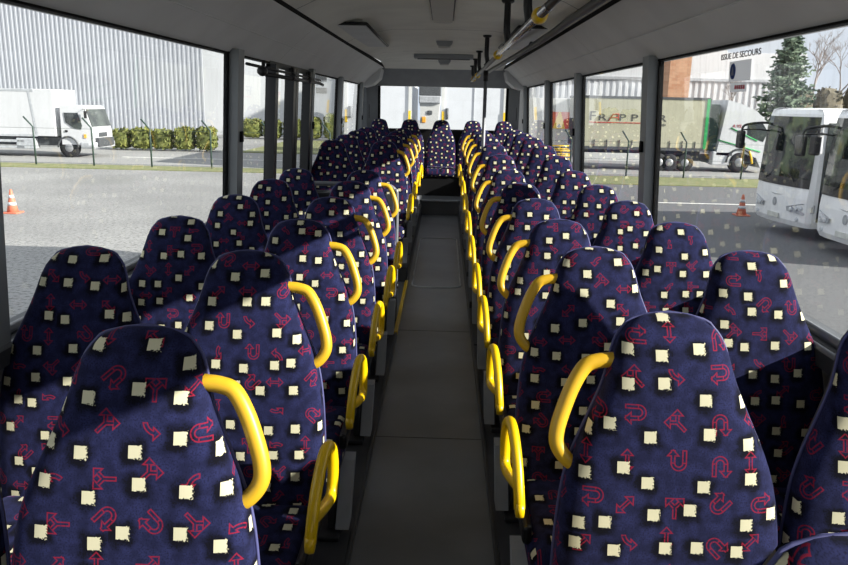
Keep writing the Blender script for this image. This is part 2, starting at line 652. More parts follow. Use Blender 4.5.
def armrest_bms(sg):
    x = sg * .238
    # near bar with a foot at its lower end
    bm = B()
    q = [(-.33, .405, 0), (-.318, .45, .003), (-.275, .52, .007), (-.215, .582, .014), (-.160, .606, .02), (-.118, .592, .027), (-.10, .545, .03),
         (-.10, .475, .03), (-.122, .437, .028), (-.19, .437, .018), (-.27, .455, .008), (-.312, .468, .003)]
    P = [(x + sg * e_ * .85, -.2 + (a + .2) * .86, .505 + (b - .505) * .86) for a, b, e_ in q]
    tube(bm, smooth_path(P, 5), .0148, 12)
    lathe(bm, [(.012, -.012), (.021, -.010), (.023, 0), (.021, .010), (.012, .012)], 14, (x, -.312, .418), 'x')
    b2 = B(); box(b2, x - .009, x + .009, -.292, -.268, .415, .455, .004)
    b3 = B(); box(b3, sg * .205, sg * .23, -.34, -.02, .33, .385, .01)
    return bm, b2, b3


def pedestal_bms(sg):
    a = B()
    box(a, -.20, .20, -.36, -.02, .215, .245, .006)             # seat pan
    box(a, sg * .17 - .012, sg * .17 + .012, -.30, -.06, .0, .216, .005)   # upright leg plate
    box(a, sg * .17 - .035, sg * .17 + .035, -.36, -.02, .0, .018, .004)  # foot
    b = B()
    prism(b, [(-.33, .03), (-.25, .03), (-.10, .21), (-.17, .21)], 'x', sg * .19, sg * .236)
    return a, b


def make_seat(kind, sg):
    root = empty('bus_seat')
    obj('cushion', cushion_bm(), 'fabric', root, True)
    obj('backrest', backrest_bm(), 'fabric', root, True)
    obj('back_shell', backshell_bm(), 'shell', root, True)
    tag(obj('edge_sheen', edge_sheen_bm(), 'edge_sheen', root, True), 'thin pale line imitating rim light')
    a, b = pedestal_bms(sg)
    leg = obj('leg', a, 'pedestal', root)
    tag(obj('bracket', b, 'plate', leg), 'light grey slanted bracket')
    if kind == 'aisle':
        tag(obj('handle', handle_bm(sg), 'ochre', root, True), 'yellow tubular grab handle at the shoulder')
        p, q, r = armrest_bms(sg)
        arm = tag(obj('armrest', p, 'yellow', root, True), 'yellow tubular armrest loop')
        tag(obj('release_button', q, 'red', arm), 'red button')
        obj('armrest_mount', r, 'black', arm)
    return root


# measured (y of the head, z of the head relative to the camera)
ROWS_R = [(.72, -.442), (1.46, -.40), (2.20, -.405), (2.92, -.43), (3.71, -.445), (4.46, -.445), (5.32, -.435), (6.15, -.385), (7.02, -.345), (7.9, -.315), (8.85, -.305), (9.85, -.30)]
ROWS_L = [(1.27, -.40), (2.01, -.405), (2.76, -.43), (3.53, -.44), (4.30, -.44), (5.04, -.44), (6.72, -.325), (7.65, -.315), (8.6, -.305), (9.6, -.30)]
REAR = (11.32, -.225)
AX_R, WX_R, AX_L, WX_L = .494, .949, -.494, -.949
ORD = ['first', 'second', 'third', 'fourth', 'fifth', 'sixth', 'seventh', 'eighth', 'ninth', 'tenth', 'eleventh', 'twelfth']
protos = {k: None for k in (('aisle', 1), ('aisle', -1), ('window', 1), ('window', -1))}


def place(kind, sg, x, y, h, label, group):
    k = (kind, sg)
    if protos[k] is None:
        protos[k] = make_seat(kind, sg); o = protos[k]
    else:
        o = copy_tree(protos[k])
    o.location = (x, y - .125, CZ + h - SEAT_TOP)
    tag(o, label, 'seat', group)
    return o


for i, (y, h) in enumerate(ROWS_R):
    sh = .004 if i == 1 else 0
    if i == 0:
        la = 'patterned navy aisle seat, only its top showing at the lower right corner'
    else:
        la = 'patterned navy aisle seat with yellow handle, %s row visible, right of the aisle' % ORD[i - 1]
    place('aisle', -1, AX_R + sh, y, h, la, 'aisle seats right of the aisle')
    if i > 0:
        place('window', 1, WX_R + sh * .4, y, h, 'patterned navy seat beside the right windows, %s from the front' % ORD[i - 1], 'window seats along the right windows')
for i, (y, h) in enumerate(ROWS_L):
    place('aisle', 1, AX_L, y, h, 'patterned navy aisle seat with yellow handle, %s row visible, left of the aisle' % ORD[i], 'aisle seats left of the aisle')
    place('window', -1, WX_L, y, h, 'patterned navy seat beside the left windows, %s from the front' % ORD[i], 'window seats along the left windows')
for i, x in enumerate((-.93, -.475, -.012, .45, .905)):
    nm = ['by the left wall', 'second from the left wall', 'in the middle facing the aisle', 'second from the right wall', 'by the right wall'][i]
    place('window', -1 if x < 0 else 1, x, REAR[0], REAR[1], 'rear bench seat under the back window, ' + nm, 'seats of the rear bench')

# ------------------------------------------------------------------ bus shell
Y0, Y1 = -1.95, 11.78
SX, SZ = 1.185, .83      # window sill
TX, TZ = 1.140, 1.73     # window head
H = CZ


def wallx(z):             # tumblehome
    return SX + (TX - SX) * (z - SZ) / (TZ - SZ)


bm = B()
box(bm, -1.19, 1.19, Y0, 10.25, -.06, 0)
box(bm, -1.19, 1.19, 10.25, Y1, -.06, .20, mi=0)
struct('floor', bm, ['floor'])
# floor hatch outline and joints
bm = B()
def rrect(x0, x1, y0, y1, r):
    o = []
    for cx, cy, a0 in ((x1 - r, y1 - r, 0), (x0 + r, y1 - r, pi / 2), (x0 + r, y0 + r, pi), (x1 - r, y0 + r, 1.5 * pi)):
        for k in range(6): o.append((cx + r * cos(a0 + k * pi / 10), cy + r * sin(a0 + k * pi / 10), .001))
    return o
tube(bm, rrect(-.205, .205, 6.05, 8.4, .09), .008, 6, closed=True)
o = struct('trim_1', bm, 'floorline')
bm = B(); box(bm, -.24, .24, 4.82, 4.826, 0, .0012); box(bm, -.24, .24, 3.16, 3.164, 0, .0012)
struct('trim_2', bm, 'dgrey')
bm = B(); box(bm, -.25, .25, 10.235, 10.29, .185, .206, .004)
struct('trim_3', bm, 'alu')

# plinths under the seats (height follows each row)
for nm, rows, sg in (('trim_4', ROWS_L, -1), ('trim_5', ROWS_R, 1)):
    bm = B()
    ys = [r[0] for r in rows]
    for i, (y, h) in enumerate(rows):
        a = Y0 if i == 0 else (ys[i - 1] + .06)
        b = y + .06
        if sg < 0 and i == 6: a = 6.22
        if i == len(rows) - 1: b = 10.25
        z = CZ + h - SEAT_TOP
        if z < .005: z = .005
        xa, xb = sorted((sg * .255, sg * 1.18))
        box(bm, xa, xb, a, b, -.05, z)
    struct(nm, bm, 'plinth')
# raised deck of the rear bench
bm = B(); box(bm, -1.18, 1.18, 10.86, Y1 - .03, .19, CZ + REAR[1] - SEAT_TOP); box(bm, -1.17, 1.17, 10.80, 11.2, .19, CZ + REAR[1] - SEAT_TOP + .235, .01); struct('trim_6', bm, 'black')
# aluminium edge along the plinths
for nm, sg in (('trim_7', -1), ('trim_8', 1)):
    bm = B()
    xa, xb = sorted((sg * .240, sg * .256))
    if sg < 0:
        box(bm, xa, xb, Y0, 5.15, 0, .022, .004); box(bm, xa, xb, 6.2, 10.2, 0, .022, .004)
    else: box(bm, xa, xb, Y0, 10.2, 0, .022, .004)
    struct(nm, bm, 'dgrey')
# yellow step nosing beside the stairwell
bm = B(); box(bm, -.264, -.238, 4.7, 6.18, 0, .027, .004)
struct('trim_9', bm, 'yellow')

# side walls under the windows
for nm, sg in (('wall_left', -1), ('wall_right', 1)):
    bm = B()
    prism(bm, [(sg * 1.19, -.06), (sg * 1.25, -.06), (sg * 1.25, SZ), (sg * SX, SZ)], 'y', Y0, 5.05 if sg < 0 else Y1)
    if sg < 0:
        prism(bm, [(sg * 1.19, -.06), (sg * 1.25, -.06), (sg * 1.25, SZ), (sg * SX, SZ)], 'y', 6.62, Y1)
        box(bm, -1.25, -1.19, 5.05, 6.62, -.06, .02)
    struct(nm, bm, 'wall')
# sills: twin metal ribs along the glass
for nm, sg in (('trim_10', -1), ('trim_11', 1)):
    bm = B()
    spans = ((Y0, 5.05), (6.62, Y1 - .05)) if sg < 0 else ((Y0, Y1 - .05),)
    for a, b in spans:
        tube(bm, [(sg * (SX - .012), a, SZ + .012), (sg * (SX - .012), b, SZ + .012)], .013, 8)
        tube(bm, [(sg * (SX - .05), a, SZ - .012), (sg * (SX - .05), b, SZ - .012)], .011, 8)
        box(bm, *sorted((sg * (SX - .06), sg * (SX + .0))), a, b, SZ - .06, SZ - .014, mi=1)
    struct(nm, bm, ['greytube', 'dgrey'])

# roof: ceiling panel, coves, outer skin
bm = B()
prof = [(-.852, 2.003), (-.70, 2.075), (-.45, 2.12), (0, 2.13), (.45, 2.12), (.70, 2.075), (.852, 2.003)]
stations = [(Y0, 0, 1), (6.9, 0, 1), (10.6, .005, .12), (11.35, -.06, 0)]
cz_ = lambda z, st: 2.03 + (z - 2.03) * st[2] + st[1]
for sa, sb in zip(stations, stations[1:]):
    ya, yb = sa[0], sb[0]
    for (xa, za), (xb, zb) in zip(prof, prof[1:]):
        poly(bm, [(xa, ya, cz_(za, sa)), (xb, ya, cz_(zb, sa)), (xb, yb, cz_(zb, sb)), (xa, yb, cz_(za, sb))])
bmesh.ops.remove_doubles(bm, verts=bm.verts[:], dist=.0005)
for f in bm.faces: f.smooth = True
# outer roof skin keeps the weather out
for (xa, za), (xb, zb) in (((-1.25, 1.9), (-1.0, 2.24)), ((-1.0, 2.24), (1.0, 2.24)), ((1.0, 2.24), (1.25, 1.9))):
    poly(bm, [(xa, Y0, za), (xb, Y0, zb), (xb, Y1, zb), (xa, Y1, za)])
struct('ceiling', bm, 'ceil')
# ceiling panel joints
bm = B()
def ceil_z(x, y):
    st = (0, lerp_tab([(q[0], q[1]) for q in stations], y), lerp_tab([(q[0], q[2]) for q in stations], y))
    return cz_(lerp_tab(prof, x), st)


for y in (4.6, 6.95, 9.1, 10.55):
    for (xa, za), (xb, zb) in zip(prof, prof[1:]):
        poly(bm, [(x, yy, ceil_z(x, yy) - .002) for x, yy in ((xa, y), (xb, y), (xb, y + .012), (xa, y + .012))])
struct('trim_12', bm, 'dgrey')
YC = 11.15
for nm, sg in (('trim_13', -1), ('trim_14', 1)):
    bm = B()
    A, Bp, C = (TX, TZ), (1.02, H + .364), (.862, H + .50)
    out = [(sg * x, z) for x, z in (A, Bp, C, (.88, H + .56), (1.2, H + .50), (1.22, TZ))]
    prism(bm, out, 'y', Y0, YC, 0)
    # rounded end cap
    prism(bm, [(sg * x, z) for x, z in ((1.12, TZ - .035), (1.0, H + .25), (.90, H + .34), (.87, H + .47), (1.1, H + .5), (1.2, TZ))], 'y', YC - .25, YC + .22, 0)
    # hairline seams, lower rubber lip, long dark slot
    pt = lambda t, P, Q: (P[0] + (Q[0] - P[0]) * t, P[1] + (Q[1] - P[1]) * t)
    box(bm, *sorted((sg * 1.016, sg * 1.026)), Y0, YC - .25, H + .3595, H + .3625, mi=0)
    box(bm, *sorted((sg * (TX - .008), sg * (TX + .03))), Y0, Y1 - .1, TZ - .007, TZ + .001, mi=1)
    struct(nm, bm, ['cove', 'rubber'])
    bm = B()
    prism(bm, [(sg * .863, H + .502), (sg * .850, H + .522), (sg * .862, H + .545), (sg * .885, H + .54)], 'y', Y0, YC)
    struct('trim_%d' % (15 if sg < 0 else 16), bm, 'rubber')
    bm = B()
    for y in (5.35, 9.35):
        for (xa, za), (xb, zb) in (((TX, TZ), (1.02, H + .364)), ((1.02, H + .364), (.862, H + .50))):
            poly(bm, [(sg * (xa - .001), y, za - .0015), (sg * (xb - .001), y, zb - .0015), (sg * (xb - .001), y + .003, zb - .0015), (sg * (xa - .001), y + .003, za - .0015)])
    struct('trim_%d' % (17 if sg < 0 else 18), bm, 'dgrey')

# rear wall: bulkhead, window opening, lower panel, corner panels
RW = .97
bm = B()
prism(bm, [(11.30, H + .50), (11.56, H + .255), (Y1, H + .255), (Y1, H + .56), (11.3, H + .56)], 'x', -1.2, 1.2)
struct('wall_rear', bm, 'bulk')
bm = B(); box(bm, -1.2, 1.2, 11.66, Y1, .0, H - .37, .01); struct('trim_19', bm, 'black')
for nm, sg in (('trim_20', -1), ('trim_21', 1)):
    bm = B()
    prism(bm, [(sg * RW, Y1), (sg * RW, 11.60), (sg * 1.12, 11.30), (sg * 1.2, 11.30), (sg * 1.2, Y1)], 'z', H - .40, H + .28)
    box(bm, *sorted((sg * 1.085, sg * 1.10)), 11.36, 11.42, H - .22, H - .02, .004, mi=1)
    prism(bm, [(sg * (RW - .02), Y1 - .05), (sg * (RW - .02), 11.60), (sg * (RW + .006), 11.585), (sg * (RW + .006), Y1 - .05)], 'z', H - .38, H + .26, 1)
    struct(nm, bm, ['wall', 'rubber'])
bm = B(); poly(bm, [(-RW, Y1 - .06, H - .38), (RW, Y1 - .06, H - .38), (RW, Y1 - .06, H + .26), (-RW, Y1 - .06, H + .26)])
struct('window_1', bm, 'glass_left')
# unseen front end: dash, header, and a windscreen kept low to dim the seats
bm = B(); box(bm, -1.25, 1.25, Y0 - .12, Y0, -.06, .95); box(bm, -1.25, 1.25, Y0 - .12, Y0, 1.6, 2.24)
struct('wall_front', bm, 'dgrey')
bm = B(); poly(bm, [(-1.2, Y0 - .02, .95), (1.2, Y0 - .02, .95), (1.2, Y0 - .02, 1.6), (-1.2, Y0 - .02, 1.6)])
struct('window_2', bm, 'glass_left')


# pillars and panes
def pillar(nm, sg, y, wy=.10, wx=.055, mats=('pillar', 'rubber'), z0=SZ - .05):
    bm = B()
    z1 = TZ + .02
    for (dy, dx0, dx1, mi) in ((wy / 2, -wx, .0, 0), (wy / 2 + .022, -.004, .02, 1)):
        vs = []
        for z in (z0, z1):
            X = wallx(z)
            vs.append([bm.verts.new((sg * (X + a), b, z)) for a, b in ((dx0, y - dy), (dx1, y - dy), (dx1, y + dy), (dx0, y + dy))])
        fs = [bm.faces.new(vs[0][::-1]), bm.faces.new(vs[1])]
        for k in range(4): fs.append(bm.faces.new((vs[0][k], vs[0][(k + 1) % 4], vs[1][(k + 1) % 4], vs[1][k])))
        for f in fs: f.material_index = mi
        bmesh.ops.recalc_face_normals(bm, faces=fs)
    # small latch on the pillar
    X = wallx(1.28)
    box(bm, *sorted((sg * (X - wx - .012), sg * (X - wx + .002))), y - .02, y + .03, 1.25, 1.31, .004, mi=1)
    return struct(nm, bm, mats)


def pane(nm, sg, ya, yb, mat):
    bm = B()
    poly(bm, [(sg * wallx(SZ), ya, SZ), (sg * wallx(SZ), yb, SZ), (sg * wallx(TZ), yb, TZ), (sg * wallx(TZ), ya, TZ)])
    return struct(nm, bm, mat)


PR = [1.80, 4.15, 6.36, 8.25, 10.55]
PL = [1.86, 4.25, 6.60, 8.45, 10.55]
n = 22
for sg, PP in ((1, PR), (-1, PL)):
    for y in PP:
        pillar('trim_%d' % n, sg, y, .12 if y < 5 else .10); n += 1
wn = 3
ed = [Y0] + PR + [11.5]
for a, b in zip(ed, ed[1:]):
    pane('window_%d' % wn, 1, a, b, 'glass'); wn += 1
ed = [Y0] + PL[:2] + [5.10]
for a, b in zip(ed, ed[1:]):
    pane('window_%d' % wn, -1, a, b, 'glass_left'); wn += 1
ed = PL[2:] + [11.5]
for a, b in zip(ed, ed[1:]):
    pane('window_%d' % wn, -1, a, b, 'glass_left'); wn += 1

# double-leaf centre door on the left
door = empty('door_1', (0, 0, 0)); door['kind'] = 'structure'
for ya, yb in ((5.14, 5.84), (5.86, 6.54)):
    bm = B()
    for a, b in ((ya, ya + .085), (yb - .085, yb)):
        vs = []
        for z in (.03, TZ - .012):
            X = wallx(z)
            vs.append([bm.verts.new((-(X + q), yy, z)) for q, yy in ((-.05, a), (.02, a), (.02, b), (-.05, b))])
        fs = [bm.faces.new(vs[0]), bm.faces.new(vs[1])]
        for k in range(4): fs.append(bm.faces.new((vs[0][k], vs[0][(k + 1) % 4], vs[1][(k + 1) % 4], vs[1][k])))
        bmesh.ops.recalc_face_normals(bm, faces=fs)
    box(bm, -1.235, -1.17, ya, yb, .03, .14); box(bm, -wallx(TZ) - .02, -wallx(TZ) + .01, ya, yb, TZ - .03, TZ + .03)
    lf = struct('door_leaf', bm, 'black', door)
    bm = B()
    poly(bm, [(-wallx(.1), ya + .05, .1), (-wallx(.1), yb - .05, .1), (-wallx(TZ), yb - .05, TZ), (-wallx(TZ), ya + .05, TZ)])
    struct('window_pane', bm, 'glass_left', lf)
# door gear on the cove: shafts, knobs and arms
bm = B()
zz, xx = TZ - .055, -1.085
tube(bm, [(xx, 4.35, zz + .005), (xx, 6.9, zz - .01)], .009, 8)
for y in (4.72, 5.62, 6.3):
    lathe(bm, [(.012, -.035), (.027, -.03), (.032, 0), (.027, .03), (.012, .035)], 12, (xx, y, zz - .02), 'y')
    tube(bm, [(xx, y + .03, zz + .045), (xx, y + .03, zz - .04)], .012, 8)
tube(bm, [(xx, 4.8, zz - .035), (xx, 6.85, zz - .035)], .014, 8)
tube(bm, [(xx, 6.85, zz - .035), (-1.12, 7.25, zz - .04)], .014, 8)
struct('door_gear', bm, 'black', door, True)

# modesty panels around the stairwell
def modesty(y, xa, xb, label, zt):
    t = empty('partition_panel', ((xa + xb) / 2, y, .005)); tag(t, label, 'partition')
    hw = (xb - xa) / 2
    bm = B(); box(bm, -hw + .02, hw - .02, -.012, .012, .06, zt, .006); obj('panel', bm, 'dgrey', t)
    bm = B()
    tube(bm, smooth_path([(hw, 0, 0), (hw, 0, .4), (hw, 0, zt - .02), (hw - .015, 0, zt + .03), (hw - .06, 0, zt + .06), (hw - .12, 0, zt + .06), (-hw, 0, zt + .06)], 5), .014, 8)
    tube(bm, [(-hw, 0, 0), (-hw, 0, zt + .06)], .014, 8)
    obj('frame', bm, 'greytube', t, True)
    return t


modesty(5.22, -1.08, -.285, 'dark partition with a curved grey rail behind the last seat before the side door', .86)
m2 = modesty(6.24, -1.08, -.60, 'dark partition in front of the first raised seat behind the side door', .76)
# grey bin box on the aisle side of the stairwell
t = empty('equipment_box', (-.30, 5.06, .01)); tag(t, 'dark grey equipment box low beside the aisle behind the left seats', 'box')
bm = B(); box(bm, -.03, .03, -.09, .09, 0, .34, .01); obj('body', bm, 'dgrey', t)
bm = B(); lathe(bm, [(.018, 0), (.024, .006), (.02, .012)], 12, (.03, 0, .24), 'x'); obj('knob', bm, 'black', t)

# ------------------------------------------------------------------ ceiling fittings
def ceil_z(x, y):
    st = (0, lerp_tab([(q[0], q[1]) for q in stations], y), lerp_tab([(q[0], q[2]) for q in stations], y))
    return cz_(lerp_tab(prof, x), st)


t = empty('ceiling_lamp', (0, 4.6, ceil_z(0, 4.6)))
tag(t, 'long pale ceiling lamp with a rounded end over the middle of the aisle', 'lamp')
bm = B(); pts = [(-.075, -1.7), (.075, -1.7)] + [(.075 * cos(a * pi / 10), 1.62 + .075 * sin(a * pi / 10)) for a in range(11)]
prism(bm, pts, 'z', -.022, .004); obj('diffuser', bm, 'lamp', t)
bm = B(); tube(bm, [(x * 1.05, y, -.004) for x, y in pts], .006, 6, closed=True); obj('rim', bm, 'dgrey', t)
for i, y in enumerate((8.0, 10.35)):
    t = empty('ceiling_spotlight', (.01, y, ceil_z(0, y)))
    tag(t, ['grey ceiling spotlight housing between the long lamp and the vent', 'small grey ceiling spotlight housing just before the rear bulkhead'][i], 'light')
    bm = B(); prism(bm, [(-.085, .0), (.085, .0), (.075, -.03), (.05, -.05), (-.05, -.05), (-.075, -.03)], 'y', -.06, .10); obj('housing', bm, 'bulk', t)
    bm = B(); lathe(bm, [(.06, 0), (.068, .02), (.06, .05)], 14, (0, .05, -.062), 'z'); obj('lens', bm, 'lamp', t)
t = empty('ceiling_vent', (0, 9.55, ceil_z(0, 9.55))); tag(t, 'dark slotted ceiling vent across the aisle near the rear', 'vent')
bm = B(); box(bm, -.36, .36, -.12, .12, -.05, .004, .012); obj('frame', bm, 'bulk', t)
bm = B()
for k in range(5): box(bm, -.32, .32, -.08 + k * .035, -.066 + k * .035, -.056, -.046)
obj('grille', bm, 'black', t)
for sg, lab in ((-1, 'square ceiling flap hanging slightly open on the left of the ceiling'), (1, 'square ceiling flap with dark outline behind the overhead rail')):
    t = empty('ceiling_hatch', (sg * .725, 6.95, 2.085)); tag(t, lab, 'hatch', 'ceiling flaps')
    bm = B()
    vs = [(-.16, -.75, -.012), (.16, -.75, -.002), (.16, .85, -.002), (-.16, .85, -.012)]
    xo, xi = sg * .135, -sg * .15
    prism(bm, [(xo, -1.1), (xi, -1.1), (xi, 1.0), (xo, 1.0)], 'z', -.05, -.025)
    obj('panel', bm, 'cove', t)
    bm = B()
    tube(bm, [(xo, -1.11, -.035), (xi - sg * .01, -1.11, -.035), (xi - sg * .01, 1.01, -.035), (xo, 1.01, -.035)], .012, 6, closed=True)
    obj('seal', bm, 'black', t)

# overhead grab rail with hangers
RX, RZ = .408, H + .362
t = empty('overhead_grab_rail', (RX, 0, RZ)); tag(t, 'overhead steel grab rail with yellow collars on black hangers', 'rail')
bm = B(); tube(bm, [(0, 2.95, 0), (0, 5.85, 0)], .019, 14); obj('tube', bm, 'chrome', t, True)
bm = B(); tube(bm, smooth_path([(.0, 2.98, 0), (.02, 2.8, .02), (.09, 2.62, .06), (.22, 2.5, .12)], 4), .017, 10); obj('end_section', bm, 'black', t, True)
bm = B(); tube(bm, [(0, 5.86, 0), (0, 5.95, -.004), (-.01, 11.1, -.03)], [.024, .018, .018], 10)
obj('rear_section', bm, 'black', t, True)
for y in (3.22, 5.72, 9.2, 10.5):
    bm = B(); lathe(bm, [(.02, -.055), (.03, -.045), (.034, 0), (.03, .045), (.02, .055)], 14, (0, y, -.003 if y < 6 else -.02), 'y'); obj('collar', bm, 'yellow', t, True)
for y in (3.72, 4.95, 7.30, 8.9, 10.0, 10.9):
    bm = B()
    zt = ceil_z(RX, y) - RZ
    tube(bm, smooth_path([(0, y, zt), (0, y, zt * .75), (0, y, zt * .35), (.012, y + .02, .03), (.0, y + .01, 0)], 4), [.032] + [.021] * 15 + [.026], 10)
    lathe(bm, [(.04, 0), (.04, -.012), (.03, -.02)], 12, (0, y, zt), 'z')
    obj('hanger', bm, 'black', t, True)
# vertical pole
t = empty('grab_pole', (.408, 7.30, 0.14)); tag(t, 'vertical steel grab pole rising between the right aisle seats', 'pole')
bm = B(); tube(bm, [(0, 0, 0), (0, 0, RZ - .14 - .05)], .017, 14); obj('tube', bm, 'greytube', t, True)
bm = B(); lathe(bm, [(.04, -.02), (.04, .01), (.02, .02)], 12, (0, 0, -.0), 'z'); obj('foot', bm, 'black', t, True)
bm = B(); tube(bm, [(0, 0, RZ - .14 - .14), (0, 0, RZ - .14 - .045)], .024, 10); obj('clamp', bm, 'black', t, True)
# black handrail running along the right cove
t = empty('black_handrail', (.80, 0, H + .535)); tag(t, 'black handrail running along the right edge of the ceiling', 'rail')
bm = B()
tube(bm, smooth_path([(0, 1.6, .0), (0, 4, -.005), (-.01, 5.0, -.012), (-.025, 5.6, -.03), (-.06, 6.3, -.05), (-.10, 7.2, -.07), (-.16, 8.6, -.09), (-.24, 10.2, -.12)], 6), .024, 10)
obj('tube', bm, 'black', t, True)
for y, dx, dz in ((2.4, 0, 0), (4.6, -.006, -.008), (6.6, -.07, -.056)):
    bm = B(); tube(bm, [(dx, y, dz), (dx + .02, y + .02, dz + .04)], .02, 8); obj('hanger', bm, 'black', t, True)

# emergency-exit lettering and notices stuck on the right-hand glass
def on_glass(px, py, off=.004):
    d = ray(px, py); o0 = Vector((CX, 0, CZ))
    # plane of the right glass
    nrm = Vector((1, 0, (SX - TX) / (TZ - SZ)))
    k = (SX + nrm.z * SZ - nrm.dot(o0)) / nrm.dot(d)
    p = o0 + d * k
    return p


def glass_frame(o, p):
    # local x runs toward the front of the bus?  the writing reads from inside: x -> -y
    lean = atan((SX - TX) / (TZ - SZ))
    o.matrix_world = Matrix.Translation(p - Vector((.004, 0, 0))) @ Matrix(((0, 0, -1, 0), (-1, 0, 0, 0), (0, 1, 0, 0), (0, 0, 0, 1))) @ Matrix.Rotation(lean, 4, 'X')


pA, pB = on_glass(722, 60.5), on_glass(762, 54)
o = text_mesh('ISSUE DE SECOURS', .031, 'ink', 'window_lettering', bold=.0004)
wid = max(v.co.x for v in o.data.vertices) - min(v.co.x for v in o.data.vertices)
k = (pA.y - pB.y) / wid
for v in o.data.vertices: v.co.x *= k
glass_frame(o, (pA + pB) / 2)
tag(o, 'black ISSUE DE SECOURS lettering on the right window glass', 'lettering')


def notice(name, pxa, pya, pxb, pyb, label, mat):
    a, b = on_glass(pxa, pya), on_glass(pxb, pyb)
    w, hh = abs(a.y - b.y), abs(a.z - b.z)
    t = empty(name); glass_frame(t, (a + b) / 2); tag(t, label, 'sticker')
    bm = B(); box(bm, -w / 2, w / 2, -hh / 2, hh / 2, 0, .001); obj('panel', bm, mat, t)
    return t, w, hh


t, w, hh = notice('window_notice', 731, 62, 751.5, 80, 'grey notice with a blue oval emblem under the exit lettering', 'sign')
bm = B(); prism(bm, [(-w * .31 + w * .13 * cos(a * pi / 10), hh * .40 * sin(a * pi / 10)) for a in range(20)], 'z', .001, .0025)
e = obj('emblem', bm, 'signblue', t)
bm = B(); poly(bm, [(-w * .37, -hh * .2, .003), (-w * .25, -hh * .2, .003), (-w * .30, hh * .24, .003), (-w * .32, hh * .24, .003)]); obj('emblem_figure', bm, 'sign', e)
t, w, hh = notice('window_notice', 732, 83, 747.5, 91.5, 'small grey notice with red characters, lower of the two stickers', 'sign')
bm = B()
for k in range(5): box(bm, -w * .22 + k * w * .13, -w * .13 + k * w * .13, -hh * .22, hh * .22, .001, .0022)
obj('characters', bm, 'signred', t)

# ------------------------------------------------------------------ outside: ground
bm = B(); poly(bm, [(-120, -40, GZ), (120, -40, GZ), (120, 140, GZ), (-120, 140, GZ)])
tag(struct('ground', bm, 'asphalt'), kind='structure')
def strip(nm, x0, x1, y0, y1, mat, dz, kind='structure'):
    bm = B(); box(bm, x0, x1, y0, y1, GZ - .1, GZ + dz); o = obj(nm, bm, mat); o['kind'] = kind; return o
YH = gpt(160, 150.5).y; YF = gpt(120, 167).y; YFR = gpt(690, 179).y
strip('grass_verge', -70, 4, YF - 1.2, YF + .6, 'grass', .03, 'stuff')['label'] = 'thin grass strip under the fence left of the bus'
strip('grass_verge', 4.0, 70, YFR - 3.2, YFR + .3, 'grass', .03, 'stuff')['label'] = 'grass strip under the fence right of the bus'
strip('lawn', -11.6, -3, YH - .2, 57.4, 'grass', .04, 'stuff')['label'] = 'green lawn below the far hedge on the left'
strip('road', -70, 4, YF + .9, YH - .9, 'road', .012)
strip('road.001', 4, 70, YFR + .8, 45, 'road', .012)
strip('road_marking', -16, -3.5, 37.4, 37.55, 'white_line', .02)
strip('road_marking.001', -1, 4.8, 21.4, 21.55, 'white_line', .008)
strip('road_marking.002', 5.5, 14, 24.0, 24.12, 'white_line', .008)


# ------------------------------------------------------------------ buildings
def ribbed(bm, x0, x1, y, z0, z1, pitch, depth):
    n = int((x1 - x0) / pitch); prev = None
    for i in range(n + 1):
        for fx, fy in ((0, 0), (.45, 0), (.55, -depth), (.95, -depth)):
            x = x0 + (i + fx) * pitch
            if x > x1: break
            c = (bm.verts.new((x, y + fy, z0)), bm.verts.new((x, y + fy, z1)))
            if prev: bm.faces.new((prev[0], c[0], c[1], prev[1]))
            prev = c


wh = empty('warehouse', (-40, 62, GZ)); tag(wh, 'huge grey warehouse with vertically ribbed cladding behind the white lorry', 'building')
bm = B(); ribbed(bm, -45, 20.6, 0, 0, 15, .36, .028); obj('wall', bm, 'clad', wh)
bm = B(); box(bm, -45, 20.6, .12, .3, 0, .6); obj('plinth', bm, 'road', wh)
wb = empty('white_annex', (-12.2, 64.5, GZ)); tag(wb, 'plain white building adjoining the ribbed warehouse, seen through the side door', 'building')
bm = B(); box(bm, -9.0, 9.2, 0, 4, 0, 14); obj('wall', bm, 'cladw', wb)
for zz_ in (4.55, 3.6):
    bm = B(); p = at(321, 83, 64.3); box(bm, p.x + 12.2 - .45, p.x + 12.2 + .45, -.08, 0, zz_ , zz_ + (.75 if zz_ < 4 else 1.5) - .3); obj('window', bm, 'chassis', wb)

# right: long pale hall behind the trailers
rh = empty('pale_hall', (20, 62, GZ)); tag(rh, 'long pale hall with ribbed lower wall behind the curtain trailer', 'building')
zt = at(690, 52, 62).z - GZ
bm = B(); ribbed(bm, -14.5, 8.2, 0, 0, zt * .72, .5, .08); obj('lower_wall', bm, 'cladw', rh)
bm = B(); box(bm, -14.5, 2.0, -.1, 6, zt * .72, zt * 1.25, .02); box(bm, 2.0, 8.2, -.1, 6, zt * .72, zt, .02); obj('upper_wall', bm, 'cladw', rh)
bm = B(); box(bm, -14.5, 8.2, -.2, -.05, zt * .70, zt * .73); obj('rail', bm, 'alu', rh)
bt = empty('brick_tower', (0, 0, GZ)); 
p0, p1, p2 = at(660, 80, 55), at(669, 80, 53.5), at(690, 80, 53.5)
bt.location = (p1.x, 53.5, GZ); tag(bt, 'orange brick tower rising above the curtain trailer', 'building')
zt = 16
bm = B(); prism(bm, [(0, 0), (p2.x - p1.x, 0), (p2.x - p1.x, 4), (p0.x - p1.x, 4), (p0.x - p1.x, 1.5)], 'z', 0, zt); obj('wall', bm, 'brick', bt)
# low brown hedge bank far right
hb = obj('winter_hedge', B(), 'hedgebrown')
col.objects.unlink(hb); bpy.data.objects.remove(hb)


